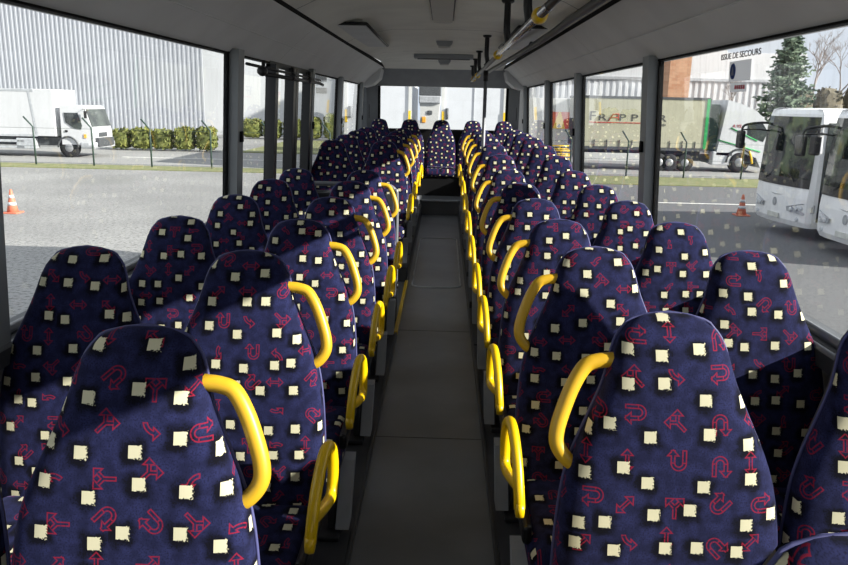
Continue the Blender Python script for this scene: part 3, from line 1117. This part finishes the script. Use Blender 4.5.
# ------------------------------------------------------------------ plants
def blob_cloud(bm, c, rx, ry, rz, n, s, seed, mi=0, shell=.55):
    rnd = random.Random(seed)
    for _ in range(n):
        while True:
            v = Vector((rnd.uniform(-1, 1), rnd.uniform(-1, 1), rnd.uniform(-1, 1)))
            if shell < v.length < 1: break
        p = Vector(c) + Vector((v.x * rx, v.y * ry, v.z * rz))
        a = Vector((rnd.uniform(-1, 1), rnd.uniform(-1, 1), rnd.uniform(-1, 1))).normalized()
        b = a.orthogonal().normalized(); q = a.cross(b)
        k = s * rnd.uniform(.6, 1.3)
        poly(bm, [p - b * k, p - q * k * .6, p + b * k, p + q * k * .6], mi)


def shrub(x, y, r, h, seed, label, mat='hedge', group='shrubs of the far hedge'):
    t = empty('shrub', (x, y, GZ + .045)); tag(t, label, 'shrub', group)
    bm = B()
    bmesh.ops.create_icosphere(bm, subdivisions=3, radius=1)
    rnd = random.Random(seed)
    for v in bm.verts:
        k = .86 + .10 * rnd.random()
        sq = lambda q: math.copysign(abs(q) ** .55, q)
        v.co = Vector((sq(v.co.x) * r * k, sq(v.co.y) * r * .8 * k, max(.02, h / 2 + sq(v.co.z) * h / 2 * k)))
    pts = [v.co.copy() for v in bm.verts]
    for _ in range(420):
        q = rnd.choice(pts); d_ = Vector((rnd.uniform(-1, 1), rnd.uniform(-1, 1), rnd.uniform(-1, 1))).normalized()
        a_ = d_.orthogonal().normalized(); b_ = d_.cross(a_); k = rnd.uniform(.08, .16)
        q = Vector((max(-r * .9, min(r * .9, q.x)), q.y, max(.1, q.z + rnd.uniform(-.05, .1))))
        poly(bm, [q - a_ * k, q - b_ * k * .6, q + a_ * k, q + b_ * k * .6])
    obj('foliage', bm, mat, t)
    bm = B(); tube(bm, [(0, 0, 0), (.05, 0, h * .5)], .07, 6); obj('stem', bm, 'bark', t)



WH = ['beside the cab', 'second from the cab', 'third from the cab', 'fourth from the cab', 'at the right end of the warehouse']
for i in range(5):
    a, b = at(110 + i * 21.5, 140, YH).x, at(131.5 + i * 21.5, 140, YH).x
    shrub((a + b) / 2, YH, (b - a) / 2 * .96, (1.1, 1.2, 1.15, 1.28, 1.32)[i], 30 + i, 'yellow-green hedge shrub in front of the ribbed warehouse, ' + WH[i])
for i in range(6):
    a, b = at(243 + i * 20, 140, 59).x, at(263 + i * 20, 140, 59).x
    shrub((a + b) / 2, 59, (b - a) / 2 * .96, (1.5, 1.4, 1.5, 1.7, 2.0, 2.2)[i], 50 + i, 'dark green shrub before the white annex, %s from the left' % ORD[i], 'hedge', 'shrubs before the annex')

# conifer
p = at(785, 108, 48)
cf = empty('conifer', (p.x, 48, GZ)); tag(cf, 'tall dark conifer behind the white coach', 'tree')
ht = at(787, 36, 48).z - GZ
bm = B(); tube(bm, [(0, 0, 0), (.1, 0, ht * .97)], [.22, .04], 8); obj('trunk', bm, 'bark', cf)
bm = B(); rnd = random.Random(5)
for lv in range(26):
    z = ht * (.22 + .77 * lv / 25); R = 1.75 * (1 - (z / ht)) ** .6 * 1.25 + .12
    for k in range(10):
        a = rnd.uniform(0, 2 * pi); L = R * rnd.uniform(.6, 1.1)
        for j in range(9):
            f = (j + 1) / 9
            c = Vector((cos(a) * L * f, sin(a) * L * f, z - L * .12 * f + .25 * f * f))
            for q in range(2):
                d = Vector((rnd.uniform(-1, 1), rnd.uniform(-1, 1), rnd.uniform(-.3, .5))).normalized() * .30
                e_ = d.orthogonal().normalized() * .10
                cc = c + Vector((rnd.uniform(-.2, .2), rnd.uniform(-.2, .2), rnd.uniform(-.12, .12)))
                poly(bm, [cc - e_, cc + d * .6, cc + e_, cc - d * .6])
obj('foliage', bm, 'needle', cf)


def bare_tree(px, py_top, Y, seed, label):
    p = at(px, 104, Y); top = at(px, py_top, Y).z - GZ
    t = empty('bare_tree', (p.x, Y, GZ)); tag(t, label, 'tree', 'bare winter trees')
    rnd = random.Random(seed); bm = B(); bt_ = B()
    def grow(q, d, L, r, dep, target):
        e_ = q + d * L
        tube(target, [q, (q + e_) / 2 + Vector((rnd.uniform(-.05, .05), 0, 0)) * L, e_], [r, r * .8, r * .6], 5, cap=False)
        if dep == 0: return
        for _ in range(3 if dep > 1 else 4):
            nd = (d + Vector((rnd.uniform(-.75, .75), rnd.uniform(-.75, .75), rnd.uniform(-.15, .5)))).normalized()
            grow(q + d * L * rnd.uniform(.6, 1), nd, L * rnd.uniform(.55, .78), r * .58, dep - 1, bt_)
    tube(bm, [(0, 0, 0), (0, 0, top * .32)], [.16, .12], 7)
    grow(Vector((0, 0, top * .3)), Vector((0, 0, 1)), top * .28, .11, 5, bt_)
    obj('trunk', bm, 'bark', t); obj('branches', bt_, 'twig', t)


bare_tree(812, 32, 58, 3, 'bare winter tree just right of the conifer')
bare_tree(838, 40, 62, 8, 'bare winter tree at the right edge above the second coach')
bare_tree(728, 66, 60, 12, 'thin bare tree left of the conifer behind the window stickers')
for i, px in enumerate((798, 828, 858)):
    p = at(px, 100, 54)
    shrub(p.x, 54, .98, at(px, 84 + 2 * (i % 2), 54).z - GZ, 70 + i, 'brown winter hedge bush above the white coaches, %s from the left' % ORD[i], 'hedgebrown', 'brown hedge behind the coaches')


# ------------------------------------------------------------------ fence posts
def fence(nm, pxs, Y, ztop, label):
    t = empty(nm, (0, Y, GZ)); tag(t, label, 'fence')
    xs = [at(px, 150, Y).x for px in pxs]
    for x in xs:
        bm = B(); tube(bm, [(x, 0, .035), (x, 0, ztop), (x - .32, -.1, ztop + .42)], .036, 7); obj('post', bm, 'dgreen', t)
    bm = B()
    for z in (.12, ztop * .5, ztop - .05): tube(bm, [(xs[0], 0, z), (xs[-1], 0, z)], .006, 4)
    obj('wire', bm, 'dgreen', t)


fence('wire_fence', (-80, -23, 35, 93, 151, 211, 270, 330), YF, 1.62, 'green wire fence with bent-top posts beyond the left windows')
fence('wire_fence', (515, 571, 628, 686, 744, 802), YFR, 1.55, 'green wire fence with bent-top posts beyond the right windows')


def cone(px, py, label):
    d = ray(px, py); k = (GZ - CZ) / d.z; p = Vector((CX, 0, CZ)) + d * k
    t = empty('traffic_cone', p); tag(t, label, 'traffic cone')
    bm = B(); box(bm, -.19, .19, -.19, .19, 0, .035, .008); obj('base', bm, 'cone', t)
    bm = B(); lathe(bm, [(.14, .03), (.095, .24), (.06, .43), (.03, .58), (.02, .6)], 16); obj('body', bm, 'cone', t)
    for z0, z1 in ((.20, .28), (.38, .46)):
        bm = B(); f = lambda z: lerp_tab([(.03, .143), (.24, .098), (.43, .064), (.58, .034)], z)
        lathe(bm, [(f(z0), z0), (f(z1), z1)], 16); tag(obj('stripe', bm, 'white', t), 'white reflective band')


cone(13, 213, 'orange and white traffic cone on the asphalt beyond the left window')
cone(741, 215.5, 'faded traffic cone standing left of the white coach')


# ------------------------------------------------------------------ vehicles
def wheel(par, x, y, r, w, sgn=-1):
    bm = B(); lathe(bm, [(r * .6, -w / 2), (r * .93, -w / 2), (r, -w * .3), (r, w * .3), (r * .93, w / 2), (r * .6, w / 2)], 24, (x, y, r), 'y')
    o = obj('wheel', bm, 'tyre', par)
    bm = B(); lathe(bm, [(r * .18, -w * .62), (r * .3, -w * .56), (r * .56, -w * .44), (r * .6, -w * .3)], 20, (x, y, r), 'y'); obj('hub', bm, 'hub', o)
    return o


# white box lorry on the left (faces right)
gp = gpt(66, 158); YL = gp.y
gp = gpt(59, 157.5); YL = gp.y
tr = empty('box_lorry', (gp.x, YL, GZ), .03); tag(tr, 'white box lorry parked before the ribbed warehouse', 'lorry')
LS = at(109, 140, YL).x - gp.x
ztop = at(40, 89, YL).z - GZ
bm = B(); box(bm, -9.6, -.05, 0, 2.45, 1.0, ztop, .03); obj('cargo_box', bm, 'white', tr)
bm = B()
for z in (1.03, ztop - .06): box(bm, -9.6, -.95, -.02, .02, z - .05, z + .05)
poly(bm, [(-1.0, -.012, 1.0), (-.9, -.012, 1.0), (-1.15, -.012, ztop), (-1.25, -.012, ztop)])
obj('box_edging', bm, 'alu', tr)
bm = B(); box(bm, -9.5, 1.9, .3, 2.1, .55, .95, .02); obj('chassis', bm, 'chassis', tr)
bm = B()
for z in (.42, .70): box(bm, -7, -1.6, -.02, .03, z, z + .12, .01)
box(bm, -2.0, -1.1, -.02, .5, .38, .9, .04)
obj('side_guard', bm, 'alu', tr)
n_before = set(bpy.data.objects)
cabp = [(.25, .62), (2.15, .62), (2.30, .80), (2.30, 1.35), (2.22, 1.75), (1.88, 2.82), (1.70, 2.93), (.28, 2.93)]
bm = B(); prism(bm, [(x, z) for x, z in cabp], 'y', .02, 2.43); bmesh.ops.bevel(bm, geom=bm.edges[:], offset=.04, segments=2, affect='EDGES')
cb = obj('cab', bm, 'white', tr)
bm = B(); prism(bm, [(.55, 2.5), (1.45, 2.5), (1.68, 1.78), (1.60, 1.55), (1.12, 1.62), (.62, 1.95)], 'y', -.01, .04); obj('window', bm, 'dglass', cb)
bm = B(); prism(bm, [(1.95, 2.72), (2.29, 1.72), (2.25, 1.70), (1.90, 2.72)], 'y', .12, 2.33); obj('windscreen', bm, 'dglass', cb)
bm = B(); box(bm, 2.28, 2.34, .75, 1.7, 1.10, 1.35, .01); obj('grille', bm, 'chassis', cb)
bm = B(); box(bm, 1.5, 2.42, -.02, 2.47, .45, .80, .05); obj('bumper', bm, 'plate', cb)
bm = B(); box(bm, 2.0, 2.43, -.03, .45, .62, .80, .03); obj('headlight', bm, 'lens', cb)
bm = B(); box(bm, 1.75, 1.92, -.02, .02, 1.05, 1.28, .02); obj('indicator', bm, 'amber', cb)
bm = B(); box(bm, .55, .72, -.02, .02, 1.38, 1.5, .01); obj('door_handle', bm, 'black', cb)
bm = B(); box(bm, 2.0, 2.12, -.28, -.1, 2.2, 2.62, .03); tube(bm, [(1.8, 0, 2.7), (2.05, -.2, 2.75), (2.05, -.2, 2.6)], .02, 6); obj('mirror', bm, 'black', cb)
bm = B(); tube(bm, [(.70 + .66 * -cos(a * pi / 10), -.02, .50 + .62 * sin(a * pi / 10)) for a in range(11)], .05, 6); obj('wheel_arch', bm, 'chassis', cb)
for o in set(bpy.data.objects) - n_before:
    for v in o.data.vertices:
        v.co.x *= .74
        v.co.z = .5 + (v.co.z - .5) * .82 if v.co.z > .5 else v.co.z
wheel(tr, .52, .18, .48, .3); wheel(tr, -5.6, .18, .48, .3)

# curtain trailer and tractor on the right
YT = gpt(650, 171).y
def X(px, py=140): return at(px, py, YT).x
st = empty('curtain_trailer', (X(576), YT, GZ)); tag(st, 'beige curtain-sided trailer with red-underlined lettering outside the right windows', 'trailer')
L = X(706) - X(576); zt = at(660, 98, YT).z - GZ; zb = at(660, 148, YT).z - GZ
bm = B(); box(bm, 0, L, 0, 2.5, zb, zt, .03)
obj('curtain', bm, 'curtain', st)
bm = B(); box(bm, -.02, L + .02, -.03, 2.53, zt - .06, zt + .05); box(bm, -.02, L + .02, -.03, .06, zb - .12, zb + .02); box(bm, L, L + .08, -.02, 2.5, zb, zt); obj('frame', bm, 'chassis', st)
bm = B(); box(bm, L - .12, L + .02, -.035, .0, zb, zt); tag(obj('front_post', bm, 'green', st), 'green corner post')
bm = B()
for k in range(10): box(bm, .25 + k * L / 10.3, .29 + k * L / 10.3, -.035, 0, zb + .02, zb + .34)
obj('buckle', bm, 'inkgrey', st)
bm = B(); box(bm, .35, L * .50, -.02, .05, .42, zb - .28, .02); obj('side_skirt', bm, 'offwhite', st)
bm = B(); box(bm, .12, .38, -.04, .04, .30, zb - .12, .03); obj('mudguard', bm, 'white', st)
bm = B(); box(bm, .2, L - .1, .4, 2.1, .5, zb, .02); obj('chassis', bm, 'chassis', st)
for q in (.60, .68, .80): wheel(st, L * q + .35, .18, .42, .3)
# lettering: big initial, small capitals, red slanted A and red underline
zl = at(620, 117, YT).z - GZ
def tx(s, px, size, mat, z=None, sx=1.25, shear=0):
    o = text_mesh(s, size, mat, 'lettering', st, bold=0, sx=sx, shear=shear)
    o.rotation_euler = (pi / 2, 0, 0); o.location = (X(px, 117) - X(576), -.012, z if z is not None else zl - .17)
    return o
tx('F', 592.5, .60, 'inkgrey')
tx('R', 602.5, .44, 'inkgrey', sx=1.6)
tx('P', 622.5, .44, 'inkgrey', sx=1.6); tx('P', 634.5, .44, 'inkgrey', sx=1.6); tx('É', 647, .44, 'inkgrey', sx=1.6); tx('R', 662.5, .44, 'inkgrey', sx=1.6)
tx('els', 663.5, .20, 'inkgrey', z=zl - .38, sx=1.2, shear=.3)
bm = B(); x0 = X(607) - X(576); x1 = X(617) - X(576)
tube(bm, [(x0, -.02, zl - .20), (x0 + .20, -.02, zl + .12), (x1 - .02, -.02, zl + .14), (x1 - .02, -.02, zl - .14)], .022, 5)
tube(bm, [(x0 + .1, -.02, zl - .03), (x1 - .02, -.02, zl - .03)], .018, 5)
tag(obj('slanted_letter', bm, 'redink', st), 'red slanted letter A')
bm = B(); box(bm, X(588) - X(576), X(641) - X(576), -.02, -.005, zl - .28, zl - .245); obj('underline', bm, 'redink', st)

tc_ = empty('lorry_tractor', (X(712), YT, GZ)); tag(tc_, 'white lorry tractor with green stripes pulling the curtain trailer', 'lorry')
W = X(764, 170) - X(712)
def TP(px, py): q = at(px, py, YT); return (q.x - X(712), q.z - GZ)
cab_o = [TP(*q) for q in ((716, 155), (729, 100), (742, 104), (757, 111), (770, 125), (772, 150), (772, 168), (760, 168), (756, 158), (742, 153), (734, 156))]
bm = B(); prism(bm, cab_o, 'y', 0, 2.45); cb = obj('cab', bm, 'white', tc_)
bm = B(); prism(bm, [TP(*q) for q in ((748, 124), (762, 122), (768, 132), (763, 142), (747, 136))], 'y', -.012, .02); obj('window', bm, 'dglass', cb)
bm = B()
for a, b in (((731, 128), (757, 141)), ((718, 140), (760, 152))):
    p, q = TP(*a), TP(*b); tube(bm, [(p[0], -.006, p[1]), (q[0], -.006, q[1])], .035, 5)
tag(obj('stripe', bm, 'green', cb), 'green stripe')
o = text_mesh('A V2', .2, 'signred', 'lettering', cb, bold=.003); o.rotation_euler = (pi / 2, 0, 0); q = TP(737, 127.5); o.location = (q[0], -.012, q[1])
bm = B(); p, q = TP(713, 102), TP(728, 148); box(bm, p[0], TP(722, 120)[0], .3, 2.1, 1.0, p[1] - .1, .05); tag(obj('wind_deflector', bm, 'dgreen', cb), 'dark green wind deflector')
bm = B(); a, b = TP(690, 170), TP(733, 154); box(bm, .1, b[0], .0, .6, .35, 1.0, .05); obj('fuel_tank', bm, 'white', tc_)
bm = B(); box(bm, .1, W, .4, 2.1, .4, .75, .03); obj('chassis', bm, 'chassis', tc_)
wx = TP(739, 163)[0]
wheel(tc_, wx, .14, .50, .32)
bm = B(); tube(bm, [(wx + .62 * -cos(a * pi / 10), -.02, .5 + .64 * sin(a * pi / 10)) for a in range(11)], .05, 6); obj('wheel_arch', bm, 'chassis', cb)
bm = B(); tube(bm, smooth_path([(TP(748, 158)[0], -.05, 1.05), (TP(750, 160)[0], -.06, .8), (TP(751, 167)[0], -.06, .45)], 4), .05, 6); tag(obj('hose', bm, 'yellow', tc_), 'yellow hose')

# second trailer with a printed picture, further left
s2 = empty('box_trailer', (X(508), YT + .6, GZ)); tag(s2, 'pale box trailer with an orange road picture seen behind the rear right windows', 'trailer')
L2 = X(573) - X(508) - .15
bm = B(); box(bm, 0, L2, 0, 2.5, 1.0, zt - .1, .03); obj('body', bm, 'offwhite', s2)
pz0, pz1 = at(560, 129, YT).z - GZ, at(560, 112, YT).z - GZ
xa, xb = X(550) - X(508), X(574) - X(508) - .2
bm = B(); box(bm, xa, xb, -.02, -.004, pz0, pz1); pc = obj('picture_panel', bm, 'orange', s2)
bm = B(); mid = (xa + xb) / 2; poly(bm, [(mid - .3, -.025, pz0), (mid + .3, -.025, pz0), (mid + .05, -.025, pz1), (mid - .05, -.025, pz1)]); obj('picture_road', bm, 'yprint', pc)
bm = B(); poly(bm, [(mid - .1, -.03, pz0 + .1), (mid, -.03, pz0 + .02), (mid + .1, -.03, pz0 + .1), (mid, -.03, pz0 + .25)]); obj('picture_mark', bm, 'ink', pc)
bm = B(); box(bm, .3, L2 - .2, .3, 2.1, .45, 1.0); obj('chassis', bm, 'chassis', s2)
for q in (.35, .55): wheel(s2, L2 * q, .18, .45, .3)
# yellow stacked frames under it
for i, (px, py) in enumerate(((560, 147), (561, 152), (562, 157))):
    p = at(px, py, YT - .5)
    t = empty('yellow_frame', (p.x, YT - .5, p.z)); tag(t, ['top', 'middle', 'bottom'][i] + ' yellow frame of the stack below the printed trailer', 'frame', 'yellow frames below the trailer')
    bm = B(); tube(bm, [(-.42, 0, -.09), (.42, 0, -.09), (.42, 0, .06), (-.42, 0, .06)], .03, 5, closed=True); tube(bm, [(0, 0, -.09), (0, 0, .06)], .02, 5); obj('bar', bm, 'yellow', t)

# white trailers parked nose to tail behind the bus
for i, (xa, xb) in enumerate(((-4.1, -1.42), (-.06, 2.52))):
    t = empty('white_trailer', ((xa + xb) / 2, 32, GZ)); tag(t, ['tall white trailer rear filling the left of the back window', 'tall white trailer rear filling the right of the back window'][i], 'trailer', 'white trailers behind the bus')
    hw = (xb - xa) / 2
    bm = B(); box(bm, -hw, hw, 0, 9, .9, 4.3, .03); obj('body', bm, 'trailer', t)
    bm = B()
    for sg in (-1, 1): box(bm, sg * hw - .07, sg * hw + .07, -.05, 0, .9, 4.3)
    fr = obj('door_frame', bm, 'offwhite', t)
    bm = B()
    for sg in (-1, 1): box(bm, sg * (hw - .02) - .05, sg * (hw - .02) + .05, -.07, -.045, 2.1, 2.62)
    tag(obj('marker', bm, 'yellow', fr), 'yellow marker strip')
    bm = B(); box(bm, -.01, .01, -.03, 0, .95, 4.2); obj('seam', bm, 'plate', t)
    bm = B(); box(bm, -hw, hw, .1, 8, .55, .9); obj('chassis', bm, 'chassis', t)
    bm = B(); tube(bm, [(-hw + .18, -.06, 2.3), (-hw + .18, -.06, 2.75)], .06, 6); obj('latch', bm, 'chassis', t)
    wheel(t, -hw + .35, 6, .5, .3); wheel(t, hw - .35, 6, .5, .3)
t = empty('grey_lorry_front', (-.82, 42.5, GZ)); tag(t, 'grey and white vehicle front showing between the two white trailers', 'vehicle')
bm = B(); prism(bm, [(-.50, .6), (.50, .6), (.52, 2.6), (.58, 3.0), (-.58, 3.0), (-.52, 2.6)], 'y', 0, 4); obj('body', bm, 'offwhite', t)
bm = B(); box(bm, -.6, .6, -.15, 3, 2.95, 3.35, .05); obj('visor', bm, 'plate', t)
bm = B(); box(bm, -.6, .6, .1, 3, 3.35, 4.4, .05); obj('upper_body', bm, 'chassis', t)
bm = B(); box(bm, -.12, .15, -.04, 0, 2.34, 2.56, .04); obj('emblem', bm, 'chassis', t)
bm = B(); box(bm, -.42, -.2, -.04, 0, 1.9, 2.22, .03); obj('lamp', bm, 'amber', t)
for x in (-.35, .35): wheel(t, x, .8, .5, .28)


# white coaches on the right: nose toward -x, near flank toward the camera
def coach(x, y, rz, label):
    t = empty('white_coach', (x, y, GZ)); t.rotation_euler = (0, 0, rz); tag(t, label, 'coach', 'white coaches parked on the right')
    Wd, Ht = 2.36, 3.0
    # body: plan outline with a rounded nose
    def plan(inset=0, nose=0):
        return [(11, inset), (.24, inset), (.12 + nose, .05 + inset), (.05 + nose, .42), (0 + nose, 1.18), (.05 + nose, Wd - .42), (.12 + nose, Wd - .05 - inset), (.24, Wd - inset), (11, Wd - inset)]
    levels = [(.30, .03, .06), (.42, 0, .0), (.95, 0, -.02), (1.18, 0, .0), (2.62, .03, .07), (2.86, .06, .11), (2.96, .14, .2), (Ht, .4, .5)]
    bm = B(); rings = []
    for z, i, nz_ in levels: rings.append([bm.verts.new((a, b, z)) for a, b in plan(i, nz_)])
    fs = []
    for A, Q in zip(rings, rings[1:]):
        for k in range(len(A)): fs.append(bm.faces.new((A[k], A[(k + 1) % len(A)], Q[(k + 1) % len(A)], Q[k])))
    fs += [bm.faces.new(rings[0]), bm.faces.new(rings[-1])]
    bmesh.ops.recalc_face_normals(bm, faces=fs)
    body = obj('body', bm, 'coachwhite', t)
    def skin(z0, z1, lo, hi, mat, name, off=.012, par=body):
        # panel following the nose, between plan points lo..hi and heights z0..z1
        bm = B(); rr = []
        for s in range(7):
            z = z0 + (z1 - z0) * s / 6
            i = lerp_tab([(a, b) for a, b, c in levels], z); nz_ = lerp_tab([(a, c) for a, b, c in levels], z)
            pl = plan(i, nz_)
            row = []
            for k in range(lo, hi + 1):
                a, b = pl[k]; v = Vector((a - 1.0, b - Wd / 2)); 
                dx, dy = (-off, 0) if 2 < k < 6 else ((-off * .7, -off * .7 if k <= 2 else off * .7))
                row.append(bm.verts.new((a + dx, b + dy, z)))
            rr.append(row)
        for A, Q in zip(rr, rr[1:]):
            for k in range(len(A) - 1): bm.faces.new((A[k], A[k + 1], Q[k + 1], Q[k]))
        return obj(name, bm, mat, par)
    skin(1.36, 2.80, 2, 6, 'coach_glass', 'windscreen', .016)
    skin(1.20, 1.40, 2, 6, 'black', 'dash_panel', .018)
    # near flank: dark door glass, white pillar kept in front of it, then long windows
    for a, b in ((.34, 1.55), (1.75, 3.6), (3.7, 5.6), (5.7, 7.6), (7.7, 10.6)):
        bm = B(); box(bm, a, b, -.012, .02, .45 if a < 1 else 1.25, 2.68, .01); obj('side_window', bm, 'dglass', body)
    for sy in (0, 1):
        yy = .18 if sy == 0 else Wd - .18
        bm = B(); sgn = -1 if sy == 0 else 1
        # swept headlamp cluster
        q = [(.10, .30), (.035, .62), (.045, .64), (.02, .70)]
        za, zb_ = .66, .84
        pts = [(.30, -.012, .66), (.12, .12, .60), (.02, .62, .64), (.02, .66, .74), (.10, .15, .86), (.30, -.012, .84)]
        pts = [(a - .02, b if sy == 0 else Wd - b, z) for a, b, z in pts]
        f = poly(bm, pts); r = bmesh.ops.extrude_face_region(bm, geom=[f])
        bmesh.ops.translate(bm, verts=[v for v in r['geom'] if isinstance(v, bmesh.types.BMVert)], vec=(-.03, sgn * .01, 0))
        hl = obj('headlight', bm, 'plate', body)
        for k in range(3):
            bm = B(); lathe(bm, [(.05, 0), (.055, -.02), (.04, -.035)], 12, (.085 - k * .045, (.20 + .14 * k) if sy == 0 else Wd - (.20 + .14 * k), .74 - .02 * k), 'x'); obj('lamp', bm, 'lens', hl)
        bm = B(); lathe(bm, [(.05, 0), (.055, -.02), (.04, -.03)], 12, (.07, .30 if sy == 0 else Wd - .30, .48), 'x'); obj('fog_lamp', bm, 'lens', body)
    bm = B(); prism(bm, [(1.18 + .07 * cos(a * pi / 8), .80 + .10 * sin(a * pi / 8)) for a in range(16)], 'x', -.04, -.01); tag(obj('emblem', bm, 'plate', body), 'grey oval emblem')
    bm = B(); box(bm, -.03, -.005, .95, 1.45, .42, .54, .005); obj('number_plate', bm, 'plateno', body)
    bm = B(); tube(bm, [(.06, .5, 1.02), (-.02, 1.18, .97), (.06, Wd - .5, 1.02)], .012, 5); obj('crease', bm, 'plate', body)
    bm = B()
    for y0, y1 in ((.5, 1.15), (Wd - .6, 1.25)): tube(bm, [(.0, y0, 1.33), (.03, (y0 + y1) / 2, 1.5), (.06, y1, 1.62)], .014, 5)
    obj('wiper', bm, 'black', body)
    for yy, sgn in ((.05, -1), (Wd - .05, 1)):
        bm = B()
        fx = -.34 if sgn > 0 else .02; ly = yy + sgn * (.16 if sgn > 0 else .26)
        tube(bm, smooth_path([(.30, yy, 2.62), ((.3 + fx) / 2, (yy + ly) / 2, 2.62), (fx, ly, 2.55), (fx - .06, ly, 2.4)], 4), .03, 6)
        tube(bm, smooth_path([(.28, yy, 2.42), ((.3 + fx) / 2, (yy + ly) / 2, 2.46), (fx - .02, ly, 2.44)], 4), .02, 6)
        box(bm, fx - .14, fx, ly - .13, ly + .13, 1.98, 2.42, .04)
        obj('mirror', bm, 'black', body)
    for xx_ in (2.3, 8.0):
        wheel(t, xx_, .14, .47, .28); wheel(t, xx_, Wd - .14, .47, .28)
    return t


m_, nt, out = newmat('coach_windscreen_glass')
p = nt.nodes.new('ShaderNodeBsdfPrincipled'); p.inputs['Roughness'].default_value = .04
p.inputs['Specular IOR Level'].default_value = .3
tcn = nt.nodes.new('ShaderNodeTexCoord'); nz = nt.nodes.new('ShaderNodeTexNoise'); nz.inputs['Scale'].default_value = 1.7; nz.inputs['Detail'].default_value = 3
nt.links.new(tcn.outputs['Object'], nz.inputs['Vector'])
c = mixc(sstep(.45, .6, E(nz.outputs[0])), srgb(30, 35, 34), srgb(92, 104, 78))  # green blotches stand for reflections, painted into the glass colour
nt.links.new(c.v, p.inputs['Base Color'])
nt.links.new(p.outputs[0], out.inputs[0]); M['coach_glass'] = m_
coach(8.22, 17.2, .10, 'white coach with raised headlamps whose whole front shows, parked on the right')
coach(8.32, 14.1, .10, 'white coach cut off by the right edge, nearer than the other coach')

# ------------------------------------------------------------------ light
w = bpy.data.worlds.new('sky'); sc.world = w; w.use_nodes = True
nt = w.node_tree; nt.nodes.clear(); E.nt = nt
out = nt.nodes.new('ShaderNodeOutputWorld'); bg = nt.nodes.new('ShaderNodeBackground')
tcn = nt.nodes.new('ShaderNodeTexCoord'); nz = nt.nodes.new('ShaderNodeTexNoise')
nz.inputs['Scale'].default_value = 2.2; nz.inputs['Detail'].default_value = 5
nt.links.new(tcn.outputs['Generated'], nz.inputs['Vector'])
c = mixc(sstep(.4, .65, E(nz.outputs[0])), srgb(214, 224, 238), srgb(246, 247, 249))
nt.links.new(c.v, bg.inputs[0]); bg.inputs[1].default_value = .95
nt.links.new(bg.outputs[0], out.inputs[0])
sd = bpy.data.lights.new('sun', 'SUN'); sd.energy = 9.5; sd.angle = radians(.6); sd.color = (1, .95, .87)
so = bpy.data.objects.new('sun', sd); col.objects.link(so)
d = Vector((-.925, .30, -.42)).normalized()
so.rotation_euler = d.to_track_quat('-Z', 'Y').to_euler()

sc.view_settings.view_transform = 'Standard'
sc.view_settings.look = 'None'
sc.view_settings.exposure = 0.28
sc.cycles.transparent_max_bounces = 24
sc.cycles.max_bounces = 10
sc.cycles.diffuse_bounces = 8
